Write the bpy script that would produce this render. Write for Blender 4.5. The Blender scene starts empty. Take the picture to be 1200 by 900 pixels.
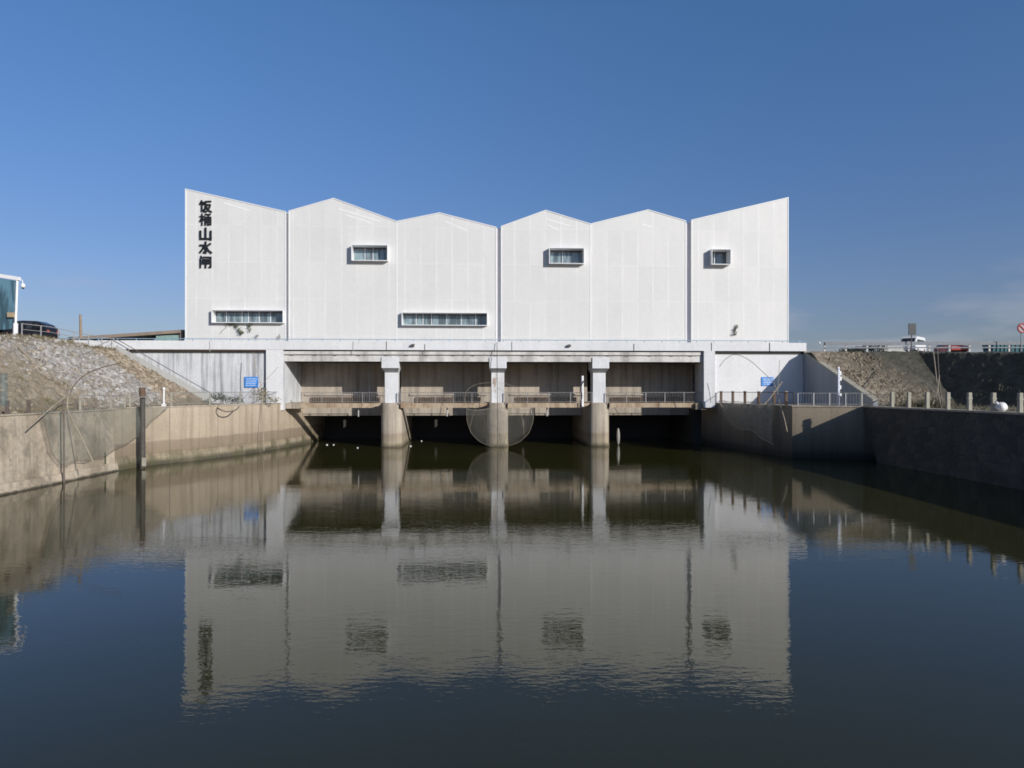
import bpy, math, random
from mathutils import Vector, Matrix, noise
random.seed(7)
R = math.radians
SC = bpy.context.scene
COL = SC.collection

# ------------------------------------------------------------------ frame
F = 832.0            # focal length in px of a 1200 px wide picture
CZ = 5.6             # camera height above the water
YD = 69.0            # distance to the dam
K = math.atan(0.054)
KC, KS = math.cos(K), math.sin(K)
SUN = Vector((1.0, -1.0, 0.5)).normalized()

def D(u, v, z):                       # dam coordinates -> world
    return (u*KC - v*KS, YD + u*KS + v*KC, z)
def up(px, v=0.0):                    # u on the dam plane v, from a measured column
    t = (px-600)/F
    return (t*(YD+v*KC)+v*KS)/(KC-t*KS)
def zp(px, py, v=0.0):
    u = up(px, v)
    return CZ + (456-py)*(YD+u*KS+v*KC)/F
def W(px, py, d):                     # world point at distance d
    return Vector(((px-600)*d/F, d, CZ+(456-py)*d/F))

# ------------------------------------------------------------------ nodes
class Mat:
    def __init__(s, name, rough=0.8, color=(.5,.5,.5), metal=0.0, spec=None):
        s.m = bpy.data.materials.new(name); s.m.use_nodes = True
        s.nt = s.m.node_tree
        s.b = s.nt.nodes['Principled BSDF']
        s.b.inputs['Roughness'].default_value = rough
        s.b.inputs['Metallic'].default_value = metal
        s.b.inputs['Base Color'].default_value = (*color, 1)
        if spec is not None: s.b.inputs['Specular IOR Level'].default_value = spec
        s._pos = None
    def n(s, t, **kw):
        x = s.nt.nodes.new(t)
        for k, v in kw.items():
            if hasattr(x, k): setattr(x, k, v)
            else: x.inputs[k.replace('_', ' ')].default_value = v
        return x
    def l(s, a, b): s.nt.links.new(a, b)
    def pos(s, scale=(1,1,1), loc=(0,0,0), rot=(0,0,0)):
        if s._pos is None: s._pos = s.n('ShaderNodeNewGeometry').outputs['Position']
        mp = s.n('ShaderNodeMapping')
        mp.inputs['Scale'].default_value = scale; mp.inputs['Location'].default_value = loc
        mp.inputs['Rotation'].default_value = rot
        s.l(s._pos, mp.inputs['Vector']); return mp.outputs[0]
    def noise(s, scale, detail=4, rough=.55, vec=None, dist=0.0):
        x = s.n('ShaderNodeTexNoise'); x.inputs['Scale'].default_value = scale
        x.inputs['Detail'].default_value = detail; x.inputs['Roughness'].default_value = rough
        x.inputs['Distortion'].default_value = dist
        s.l(vec if vec is not None else s.pos(), x.inputs['Vector']); return x.outputs['Fac']
    def math(s, op, a, b=None, c=None):
        x = s.n('ShaderNodeMath', operation=op)
        for i, v in enumerate((a, b, c)):
            if v is None: continue
            if isinstance(v, (int, float)): x.inputs[i].default_value = v
            else: s.l(v, x.inputs[i])
        return x.outputs[0]
    def ramp(s, fac, stops, interp='LINEAR'):
        x = s.n('ShaderNodeValToRGB'); r = x.color_ramp; r.interpolation = interp
        while len(r.elements) < len(stops): r.elements.new(.5)
        for e, (p, c) in zip(r.elements, stops):
            e.position = p; e.color = (c, c, c, 1) if isinstance(c, (int, float)) else (*c, 1)
        s.l(fac, x.inputs[0]); return x.outputs[0]
    def mix(s, fac, a, b, blend='MIX'):
        x = s.n('ShaderNodeMix', data_type='RGBA', blend_type=blend)
        for i, v in ((0, fac), (6, a), (7, b)):
            if isinstance(v, (int, float)): x.inputs[i].default_value = v
            elif isinstance(v, tuple): x.inputs[i].default_value = (*v, 1)
            else: s.l(v, x.inputs[i])
        return x.outputs[2]
    def xyz(s):
        if s._pos is None: s._pos = s.n('ShaderNodeNewGeometry').outputs['Position']
        x = s.n('ShaderNodeSeparateXYZ'); s.l(s._pos, x.inputs[0]); return x.outputs
    def out(s, color=None, height=None, strength=.4, dist=.02):
        if color is not None: s.l(color, s.b.inputs['Base Color'])
        if height is not None:
            bp = s.n('ShaderNodeBump'); bp.inputs['Strength'].default_value = strength
            bp.inputs['Distance'].default_value = dist
            s.l(height, bp.inputs['Height']); s.l(bp.outputs[0], s.b.inputs['Normal'])
        return s.m

def scale3(c, k): return tuple(x*k for x in c)

def weathered(name, c, dark, streak=.5, rough=.85, scale=.5, bump=.5, streak_scale=2.2, rust=None, rust_amt=.62):
    """concrete / plaster / paint with run-down stains and blotches"""
    M = Mat(name, rough)
    big = M.noise(scale, 6, .6)
    st = M.noise(1.0, 5, .6, M.pos((streak_scale, streak_scale, .12)))
    fine = M.noise(9, 5, .65)
    a = M.ramp(big, [(.35, 0.0), (.7, 1.0)])
    b = M.ramp(st, [(.46, 0.0), (.66, 1.0)])
    f = M.math('ADD', M.math('MULTIPLY', a, .45), M.math('MULTIPLY', b, streak))
    f = M.math('MINIMUM', f, 1.0)
    col = M.mix(f, c, dark)
    if rust:
        rn = M.noise(1.4, 5, .6, M.pos((1.3, 1.3, .5), (9, 3, 5)))
        col = M.mix(M.ramp(rn, [(rust_amt-.06, 0.0), (rust_amt+.05, .8)]), col, rust)
    col = M.mix(1.0, col, M.ramp(fine, [(.25, .86), (.75, 1.1)]), 'MULTIPLY')
    return M.out(col, fine, bump, .03)

def plain(name, c, rough=.6, metal=0.0, var=.25, scale=4.0):
    M = Mat(name, rough, metal=metal)
    n = M.noise(scale, 5, .6)
    col = M.mix(1.0, c, M.ramp(n, [(.3, 1-var), (.7, 1+var*.5)]), 'MULTIPLY')
    return M.out(col, n, .15, .01)

MT = {}
# white perforated cladding: panel joints, per panel tone, fine ribs
def cladding():
    M = Mat('white_cladding', .55)
    X, Y, Z = M.xyz()
    u = M.math('ADD', M.math('MULTIPLY', X, KC), M.math('MULTIPLY', M.math('SUBTRACT', Y, YD), KS))
    pu = M.math('DIVIDE', u, 1.535)
    pz = M.math('DIVIDE', M.math('SUBTRACT', Z, 9.0), 3.55)
    fu, fz = M.math('FRACT', M.math('ADD', pu, 40.3)), M.math('FRACT', pz)
    ju = M.math('LESS_THAN', M.math('ABSOLUTE', M.math('SUBTRACT', fu, .5)), .045)
    jz = M.math('LESS_THAN', M.math('ABSOLUTE', M.math('SUBTRACT', fz, .5)), .018)
    cu, cz = M.math('FLOOR', M.math('ADD', pu, 40.8)), M.math('FLOOR', M.math('ADD', pz, .5))
    cv = M.n('ShaderNodeCombineXYZ'); M.l(cu, cv.inputs[0]); M.l(cz, cv.inputs[1])
    wn = M.n('ShaderNodeTexWhiteNoise', noise_dimensions='2D'); M.l(cv.outputs[0], wn.inputs['Vector'])
    cell = wn.outputs['Value']
    # joints come and go
    seen = M.ramp(M.noise(.35, 3, .6), [(.38, .15), (.62, 1.0)])
    j = M.math('MULTIPLY', M.math('MAXIMUM', ju, M.math('MULTIPLY', jz, .5)), seen)
    st = M.noise(1.0, 5, .6, M.pos((1.6, 1.6, .15)))
    big = M.noise(.22, 5, .6)
    base = M.mix(cell, (.65, .65, .648), (.705, .70, .69))
    base = M.mix(M.ramp(st, [(.42, 0.0), (.72, .5)]), base, (.62, .618, .618))
    base = M.mix(M.ramp(big, [(.35, 0.0), (.7, .55)]), base, (.715, .71, .695))
    base = M.mix(M.math('MULTIPLY', j, .62), base, (.80, .80, .80))
    fine = M.noise(3.0, 6, .65)
    base = M.mix(1.0, base, M.ramp(fine, [(.3, .965), (.7, 1.02)]), 'MULTIPLY')
    h = M.math('ADD', M.math('MULTIPLY', fine, .6), M.math('MULTIPLY', j, 1.2))
    return M.out(base, h, .25, .012)
MT['clad'] = cladding()
MT['trim'] = plain('white_metal_trim', (.82, .83, .84), .45, var=.06)
MT['recess'] = weathered('recess_wall', (.80, .79, .82), (.70, .69, .73), .4)
MT['white_wall'] = weathered('stained_white_render', (.70, .715, .74), (.30, .31, .33), .85, scale=.3, streak_scale=2.2)
MT['white_clean'] = weathered('white_render', (.76, .765, .78), (.62, .63, .645), .3, scale=.25, streak_scale=1.2)
MT['fascia'] = weathered('white_parapet', (.74, .75, .77), (.60, .61, .63), .35, scale=.25, streak_scale=1.0)
MT['girder'] = weathered('girder_paint', (.70, .69, .67), (.28, .27, .26), .55, scale=.9, streak_scale=.75)
def pier_conc():
    weathered('pier_concrete', (.49, .425, .345), (.25, .215, .175), .65, scale=.5, streak_scale=2.4, rust=(.30,.20,.12), rust_amt=.70)
    m = bpy.data.materials['pier_concrete']; n = m.node_tree
    src = n.nodes['Principled BSDF'].inputs['Base Color'].links[0].from_socket
    ge = n.nodes.new('ShaderNodeNewGeometry'); sp = n.nodes.new('ShaderNodeSeparateXYZ'); n.links.new(ge.outputs['Position'], sp.inputs[0])
    nz = n.nodes.new('ShaderNodeTexNoise'); nz.inputs['Scale'].default_value = 1.3; nz.inputs['Detail'].default_value = 5; n.links.new(ge.outputs['Position'], nz.inputs['Vector'])
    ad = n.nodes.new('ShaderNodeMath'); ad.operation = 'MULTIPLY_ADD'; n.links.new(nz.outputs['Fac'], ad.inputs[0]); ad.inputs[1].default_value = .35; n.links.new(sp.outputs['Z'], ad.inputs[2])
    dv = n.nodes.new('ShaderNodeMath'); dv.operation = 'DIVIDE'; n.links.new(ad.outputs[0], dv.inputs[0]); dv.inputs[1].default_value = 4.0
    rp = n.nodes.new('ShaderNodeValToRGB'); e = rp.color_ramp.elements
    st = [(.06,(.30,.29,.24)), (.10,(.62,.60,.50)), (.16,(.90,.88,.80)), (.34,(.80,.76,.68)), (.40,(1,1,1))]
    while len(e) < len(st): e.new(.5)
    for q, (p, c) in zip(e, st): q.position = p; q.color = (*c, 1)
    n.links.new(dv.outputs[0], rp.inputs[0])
    mx = n.nodes.new('ShaderNodeMix'); mx.data_type = 'RGBA'; mx.blend_type = 'MULTIPLY'; mx.inputs[0].default_value = 1
    n.links.new(src, mx.inputs[6]); n.links.new(rp.outputs[0], mx.inputs[7]); n.links.new(mx.outputs[2], n.nodes['Principled BSDF'].inputs['Base Color'])
    return m
MT['pier'] = pier_conc()
MT['column'] = weathered('column_paint', (.72, .735, .76), (.55, .55, .56), .3, scale=.6)
MT['column_rust'] = weathered('column_paint_rusty', (.72, .735, .76), (.42, .40, .38), .55, scale=.6, rust=(.30,.17,.09), rust_amt=.63)
MT['breast'] = weathered('gate_wall_concrete', (.49, .425, .35), (.22, .195, .165), .6, scale=.30, rust=(.34,.23,.13), rust_amt=.69)
MT['slab'] = weathered('walkway_concrete', (.48, .39, .28), (.25, .17, .11), .6, scale=.8, rust=(.28,.15,.07), rust_amt=.60)
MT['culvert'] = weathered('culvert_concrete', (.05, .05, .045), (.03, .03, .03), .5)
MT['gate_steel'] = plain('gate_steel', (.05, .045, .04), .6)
MT['sign_back'] = plain('dark_sign_back', (.018, .026, .036), .5)
MT['sign_disc'] = plain('faded_sign_face', (.34, .27, .30), .5)
MT['dark_pipe'] = plain('dark_pipe', (.12, .10, .10), .5)
MT['rust_pipe'] = plain('rusty_strip', (.20, .12, .09), .7)
MT['blue_rail'] = plain('blue_rail_paint', (.27, .42, .56), .45)
MT['steel'] = plain('galvanised_steel', (.36, .345, .335), .45, metal=.3)
MT['steel_dull'] = plain('dull_steel', (.27, .26, .245), .6)
MT['rail_grey'] = plain('blue_grey_beam', (.11, .13, .16), .5)
MT['steel_pale'] = plain('pale_steel', (.40, .40, .40), .45, metal=.1)
MT['rust'] = plain('rusty_iron', (.14, .09, .06), .8)
MT['post_conc'] = weathered('post_concrete', (.42, .40, .33), (.25, .24, .20), .4, scale=3)
MT['white_paint'] = plain('white_paint', (.82, .82, .83), .45, var=.08)
MT['black'] = plain('black_letter', (.012, .013, .016), .45)
MT['sign_blue'] = plain('sign_blue', (.07, .27, .72), .4, var=.2)
MT['sign_white'] = plain('sign_white', (.55, .70, .90), .5)
MT['bamboo'] = plain('bamboo', (.38, .32, .24), .6)
MT['bamboo_dark'] = plain('dark_bamboo', (.15, .12, .10), .7)
MT['tarred'] = plain('tarred_timber', (.075, .068, .06), .7)
MT['rope'] = plain('dark_rope', (.05, .05, .05), .8)
MT['rubber'] = plain('tyre_rubber', (.02, .02, .02), .8)
MT['car_black'] = plain('dark_car_paint', (.018, .020, .028), .22, var=.1)
MT['car_red'] = plain('red_car_paint', (.50, .10, .09), .3, var=.1)
MT['car_white'] = plain('white_car_paint', (.78, .79, .80), .3, var=.05)
MT['teal'] = plain('teal_steel', (.03, .13, .16), .5)
MT['barrier'] = weathered('barrier_concrete', (.5, .5, .48), (.35, .35, .34), .4)
MT['brown_roof'] = weathered('brown_roof', (.33, .26, .20), (.20, .16, .13), .4)
MT['green_glass'] = plain('green_glass', (.30, .44, .40), .15)
MT['sack'] = plain('white_sack', (.75, .75, .76), .7, var=.1)
MT['float'] = plain('dirty_float', (.34, .33, .31), .6)
MT['orange'] = plain('faded_orange', (.30, .22, .15), .7)
MT['bronze_box'] = plain('tan_box', (.42, .32, .20), .7)

def glass(name, c, rough=.06):
    M = Mat(name, rough, spec=.8)
    n = M.noise(.9, 4, .6, M.pos((2.4, 2.4, .35)))
    return M.out(M.mix(M.ramp(n, [(.42, 0.0), (.56, 1.0)]), scale3(c, 1.25), scale3(c, .45)))
MT['glass'] = glass('window_glass', (.20, .26, .285))
MT['glass_dark'] = glass('dark_window_glass', (.12, .155, .18))
MT['blue_glass'] = glass('blue_panel_glass', (.10, .20, .26), .15)
MT['car_glass'] = glass('car_glass', (.03, .035, .045))

# left concrete wall: tide bands
def banded():
    M = Mat('tide_marked_concrete', .88)
    X, Y, Z = M.xyz()
    wob = M.noise(.7, 4, .6)
    zz = M.math('ADD', Z, M.math('MULTIPLY', M.math('SUBTRACT', wob, .5), .22))
    zn = M.math('DIVIDE', zz, 4.4)
    band = M.ramp(zn, [(.0, (.07,.06,.045)), (.045, (.09,.08,.055)), (.075, (.20,.175,.12)), (.12, (.36,.30,.215)),
                       (.17, (.33,.27,.19)), (.195, (.245,.195,.135)), (.385, (.275,.22,.16)), (.415, (.43,.355,.265)), (1.0, (.49,.41,.315))])
    st = M.noise(1.0, 6, .62, M.pos((1.5, 1.5, .09)))
    big = M.noise(.35, 6, .6)
    col = M.mix(1.0, band, M.ramp(st, [(.30, .70), (.48, 1.0), (.7, 1.10)]), 'MULTIPLY')
    col = M.mix(M.ramp(big, [(.45, 0.0), (.7, .45)]), col, (.30, .24, .175))
    fine = M.noise(7, 6, .65)
    jt = M.math('ABSOLUTE', M.math('SUBTRACT', M.math('FRACT', M.math('DIVIDE', Y, 4.3)), .5))
    col = M.mix(M.ramp(jt, [(.0, .65), (.006, .5), (.012, 0.0)]), col, (.13, .11, .085))
    ck = M.math('ABSOLUTE', M.math('SUBTRACT', M.noise(.45, 5, .6, dist=1.4), .5))
    col = M.mix(M.ramp(ck, [(.0, .5), (.004, 0.0)]), col, (.14, .12, .09))
    alg = M.math('MULTIPLY', M.ramp(M.noise(.8, 5, .6, M.pos((1,1,.4), (3,1,7))), [(.45, 0.0), (.62, .8)]), M.ramp(zn, [(.06, 1.0), (.16, 1.0), (.24, 0.0)]))
    col = M.mix(alg, col, (.085, .085, .04))
    col = M.mix(1.0, col, M.ramp(fine, [(.25, .88), (.75, 1.08)]), 'MULTIPLY')
    return M.out(col, fine, .4, .03)
MT['banded'] = banded()
def plaster():
    M = Mat('patched_plaster', .9)
    X, Y, Z = M.xyz()
    big = M.noise(.30, 7, .62, dist=.6)
    mid = M.noise(1.1, 6, .65, dist=.4)
    crack = M.ramp(M.math('ABSOLUTE', M.math('SUBTRACT', M.noise(.5, 5, .6, dist=1.2), .5)), [(.0, .62), (.006, 1.0)])
    col = M.ramp(big, [(.34, (.30,.25,.185)), (.44, (.43,.36,.275)), (.52, (.53,.45,.345)), (.60, (.46,.395,.315)), (.70, (.38,.34,.285))])
    col = M.mix(M.ramp(mid, [(.5, 0.0), (.68, .75)]), col, (.25, .22, .175))
    run = M.noise(1.0, 6, .62, M.pos((1.6, 1.6, .12)))
    col = M.mix(1.0, col, M.ramp(run, [(.32, .72), (.5, 1.0), (.7, 1.12)]), 'MULTIPLY')
    col = M.mix(1.0, col, crack, 'MULTIPLY')
    foot = M.ramp(M.math('ADD', Z, M.math('MULTIPLY', mid, .35)), [(.0, 0.0), (.22, 0.0), (.34, 1.0), (.95, 1.0), (1.0, 1.0)])
    col = M.mix(foot, (.07, .06, .045), col)
    fine = M.noise(5, 6, .68)
    col = M.mix(1.0, col, M.ramp(fine, [(.25, .78), (.75, 1.15)]), 'MULTIPLY')
    return M.out(col, M.math('ADD', fine, mid), .6, .06)
MT['plaster'] = plaster()

def masonry(name, c1, c2, joint, scale=1.1, disp=.06):
    M = Mat(name, .9)
    nz = M.n('ShaderNodeTexNoise'); nz.inputs['Scale'].default_value = 1.5
    v = M.mix(.12, M.pos((1, 1, 1.35)), nz.outputs['Color'], 'ADD')
    e = M.n('ShaderNodeTexVoronoi', feature='DISTANCE_TO_EDGE'); e.inputs['Scale'].default_value = scale; M.l(v, e.inputs['Vector'])
    f = M.n('ShaderNodeTexVoronoi', feature='F1'); f.inputs['Scale'].default_value = scale; M.l(v, f.inputs['Vector'])
    sx = M.n('ShaderNodeSeparateColor'); M.l(f.outputs['Color'], sx.inputs[0])
    col = M.mix(sx.outputs[0], c1, c2)
    fine = M.noise(6, 6, .65); big = M.noise(.4, 5, .6)
    col = M.mix(M.ramp(e.outputs['Distance'], [(.02, 1.0), (.07, 0.0)]), col, joint)
    col = M.mix(1.0, col, M.ramp(fine, [(.25, .72), (.75, 1.2)]), 'MULTIPLY')
    col = M.mix(1.0, col, M.ramp(big, [(.3, .7), (.7, 1.15)]), 'MULTIPLY')
    h = M.math('ADD', M.ramp(e.outputs['Distance'], [(.0, 0.0), (.15, 1.0)]), M.math('MULTIPLY', fine, .5))
    return M.out(col, h, .8, disp)
MT['dark_masonry'] = masonry('dark_stone_masonry', (.05,.05,.046), (.09,.083,.070), (.06,.059,.054), 1.25, .025)  # very dark tones over the whole stone wall
def right_conc():
    M = Mat('dark_canal_concrete', .88)
    X, Y, Z = M.xyz()
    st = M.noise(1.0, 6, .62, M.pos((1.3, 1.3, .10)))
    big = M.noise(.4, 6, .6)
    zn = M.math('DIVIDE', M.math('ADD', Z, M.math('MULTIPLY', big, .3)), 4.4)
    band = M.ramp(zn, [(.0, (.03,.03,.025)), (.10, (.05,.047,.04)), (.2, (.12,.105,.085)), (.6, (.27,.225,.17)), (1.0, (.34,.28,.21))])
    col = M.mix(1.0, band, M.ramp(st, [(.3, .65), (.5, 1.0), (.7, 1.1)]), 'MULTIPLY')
    fine = M.noise(7, 6, .65)
    col = M.mix(1.0, col, M.ramp(fine, [(.25, .8), (.75, 1.1)]), 'MULTIPLY')
    return M.out(col, fine, .4, .03)
MT['right_conc'] = right_conc()

def bank_left():
    M = Mat('stone_bank', .95)
    X, Y, Z = M.xyz()
    wob = M.noise(.25, 4, .6); mid = M.noise(1.3, 6, .68, dist=.5); fine = M.noise(5, 7, .7)
    vor = M.n('ShaderNodeTexVoronoi', feature='F1'); vor.inputs['Scale'].default_value = 2.3; M.l(M.pos((1,1,1)), vor.inputs['Vector'])
    ved = M.n('ShaderNodeTexVoronoi', feature='DISTANCE_TO_EDGE'); ved.inputs['Scale'].default_value = 2.3; M.l(M.pos((1,1,1)), ved.inputs['Vector'])
    sx = M.n('ShaderNodeSeparateColor'); M.l(vor.outputs['Color'], sx.inputs[0])
    soil = M.ramp(mid, [(.3, (.16,.135,.10)), (.5, (.28,.235,.175)), (.68, (.36,.31,.235))])
    v2 = M.n('ShaderNodeTexVoronoi', feature='F1'); v2.inputs['Scale'].default_value = 1.25; M.l(M.pos((1,1,1)), v2.inputs['Vector'])
    s2 = M.n('ShaderNodeSeparateColor'); M.l(v2.outputs['Color'], s2.inputs[0])
    rub = M.ramp(M.noise(2.2, 7, .75, M.pos((1, 1.2, .75))), [(.30, (.17,.15,.14)), (.46, (.30,.285,.275)), (.60, (.44,.43,.42)), (.72, (.58,.58,.58))])
    rub = M.mix(1.0, rub, M.ramp(s2.outputs[1], [(.0, .66), (1.0, 1.18)]), 'MULTIPLY')
    pit = M.mix(sx.outputs[0], (.22,.175,.125), (.38,.315,.235))
    pit = M.mix(M.ramp(ved.outputs['Distance'], [(.02, .8), (.09, 0.0)]), pit, (.17,.135,.10))
    yy = M.math('ADD', Y, M.math('MULTIPLY', M.math('SUBTRACT', wob, .5), 4.0))
    yd = M.math('ADD', yy, M.math('MULTIPLY', M.math('SUBTRACT', Z, 6.5), 1.1))
    a = M.ramp(M.math('DIVIDE', M.math('SUBTRACT', yd, 40), 30), [(.33, 0.0), (.42, 1.0)])
    b = M.ramp(M.math('DIVIDE', M.math('SUBTRACT', Y, 40), 30), [(.69, 0.0), (.71, 1.0)])
    col = M.mix(a, soil, rub); col = M.mix(b, col, pit)
    # soil on the flat berm and at the crest
    top = M.ramp(M.math('DIVIDE', M.math('ADD', Z, M.math('MULTIPLY', M.math('SUBTRACT', mid, .5), 1.5)), 12), [(.37, 1.0), (.43, 0.0), (.735, 0.0), (.765, 1.0)])
    col = M.mix(top, col, (.20, .17, .125))
    green = M.noise(.7, 5, .6, M.pos((1,1,1), (4, 8, 2)))
    col = M.mix(M.ramp(green, [(.60, 0.0), (.72, .6)]), col, (.13, .125, .06))
    col = M.mix(1.0, col, M.ramp(fine, [(.25, .66), (.72, 1.25)]), 'MULTIPLY')
    return M.out(col, M.math('ADD', fine, mid), .7, .10)
MT['bank_left'] = bank_left()
def bank_right():
    M = Mat('rough_stone_bank', .95)
    X, Y, Z = M.xyz()
    mid = M.noise(1.3, 6, .68, dist=.5); fine = M.noise(5, 7, .7)
    vor = M.n('ShaderNodeTexVoronoi', feature='F1'); vor.inputs['Scale'].default_value = 2.2; M.l(M.pos((1,1,1)), vor.inputs['Vector'])
    ved = M.n('ShaderNodeTexVoronoi', feature='DISTANCE_TO_EDGE'); ved.inputs['Scale'].default_value = 2.2; M.l(M.pos((1,1,1)), ved.inputs['Vector'])
    sx = M.n('ShaderNodeSeparateColor'); M.l(vor.outputs['Color'], sx.inputs[0])
    pit = M.mix(sx.outputs[0], (.20,.165,.12), (.40,.335,.255))
    pit = M.mix(M.ramp(ved.outputs['Distance'], [(.02, .8), (.09, 0.0)]), pit, (.15,.12,.09))
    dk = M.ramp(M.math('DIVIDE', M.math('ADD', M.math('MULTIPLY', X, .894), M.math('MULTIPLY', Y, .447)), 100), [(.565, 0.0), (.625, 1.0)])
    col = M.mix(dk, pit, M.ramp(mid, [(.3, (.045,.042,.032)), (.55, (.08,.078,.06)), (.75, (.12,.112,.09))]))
    low = M.ramp(M.math('ADD', Z, mid), [(.0, 1.0), (1.0, 0.0)])
    col = M.mix(1.0, col, M.ramp(fine, [(.25, .66), (.72, 1.25)]), 'MULTIPLY')
    return M.out(col, M.math('ADD', fine, mid), .7, .10)
MT['bank_right'] = bank_right()
def ground():
    M = Mat('dry_ground', .95)
    n = M.noise(.08, 6, .6); f = M.noise(2.5, 6, .7)
    col = M.ramp(n, [(.35, (.13,.12,.08)), (.6, (.20,.175,.13))])
    return M.out(M.mix(1.0, col, M.ramp(f, [(.25, .7), (.75, 1.2)]), 'MULTIPLY'), f, .5, .05)
MT['ground'] = ground()
MT['asphalt'] = plain('asphalt', (.055,.055,.055), .9)

def water():
    M = Mat('murky_water', .0, (.020, .0215, .018))
    M.b.inputs['IOR'].default_value = 1.33
    M.b.inputs['Roughness'].default_value = .012
    a = M.noise(1.0, 3, .55, M.pos((1.6, 4.6, 1), rot=(0, 0, R(7))))
    b = M.noise(1.0, 2, .5, M.pos((5.0, 7.5, 1), rot=(0, 0, R(-14))))
    c = M.noise(1.0, 2, .5, M.pos((.35, .9, 1)))
    # breezy patches against calm ones
    patch = M.ramp(M.noise(1.0, 4, .6, M.pos((.05, .11, 1))), [(.40, .32), (.60, 1.0)])
    h = M.math('ADD', M.math('MULTIPLY', a, 1.0), M.math('MULTIPLY', b, .50))
    h = M.math('ADD', M.math('MULTIPLY', h, patch), M.math('MULTIPLY', c, .8))
    mur = M.ramp(M.noise(.06, 4, .6), [(.3, (.034,.0335,.010)), (.7, (.041,.040,.013))])
    return M.out(mur, h, 1.0, .0042)
MT['water'] = water()

def net_mat(name, c, cover):
    M = Mat(name, .8)
    n = M.noise(2.2, 4, .6); st = M.noise(1.0, 3, .6, M.pos((6, 6, .5)))
    t = M.n('ShaderNodeBsdfTransparent'); d = M.n('ShaderNodeBsdfDiffuse'); tr = M.n('ShaderNodeBsdfTranslucent')
    d.inputs[0].default_value = (*c, 1); tr.inputs[0].default_value = (*c, 1)
    m1 = M.n('ShaderNodeMixShader'); m1.inputs[0].default_value = .35; M.l(d.outputs[0], m1.inputs[1]); M.l(tr.outputs[0], m1.inputs[2])
    mx = M.n('ShaderNodeMixShader')
    M.l(M.math('ADD', M.ramp(n, [(.3, cover*.65), (.7, cover*1.15)]), M.math('MULTIPLY', M.math('SUBTRACT', st, .5), .12)), mx.inputs[0])
    M.l(t.outputs[0], mx.inputs[1]); M.l(m1.outputs[0], mx.inputs[2])
    M.l(mx.outputs[0], M.nt.nodes['Material Output'].inputs['Surface'])
    return M.m
MT['net'] = net_mat('pale_netting', (.40, .38, .33), .13)
MT['net_green'] = net_mat('green_grey_netting', (.31, .345, .32), .30)
MT['net_shade'] = net_mat('shade_lightened_netting', (.60, .57, .50), .42)  # netting colour lightened and made denser to show up in the shade
MT['net_blue'] = net_mat('blue_netting', (.16, .27, .30), .55)

def leaf(name, a, b):
    M = Mat(name, .7)
    oi = M.n('ShaderNodeNewGeometry')
    return M.out(M.mix(oi.outputs['Random Per Island'], a, b))
MT['olive'] = leaf('olive_grass', (.035,.036,.018), (.09,.08,.045))
MT['leaf'] = leaf('green_leaves', (.035,.055,.018), (.085,.11,.04))
MT['leaf_dark'] = leaf('dark_leaves', (.02,.035,.016), (.05,.07,.03))
MT['straw'] = leaf('dry_stems', (.16,.13,.075), (.30,.25,.15))
MT['hedge'] = leaf('hedge_leaves', (.016,.03,.016), (.035,.055,.03))

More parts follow.
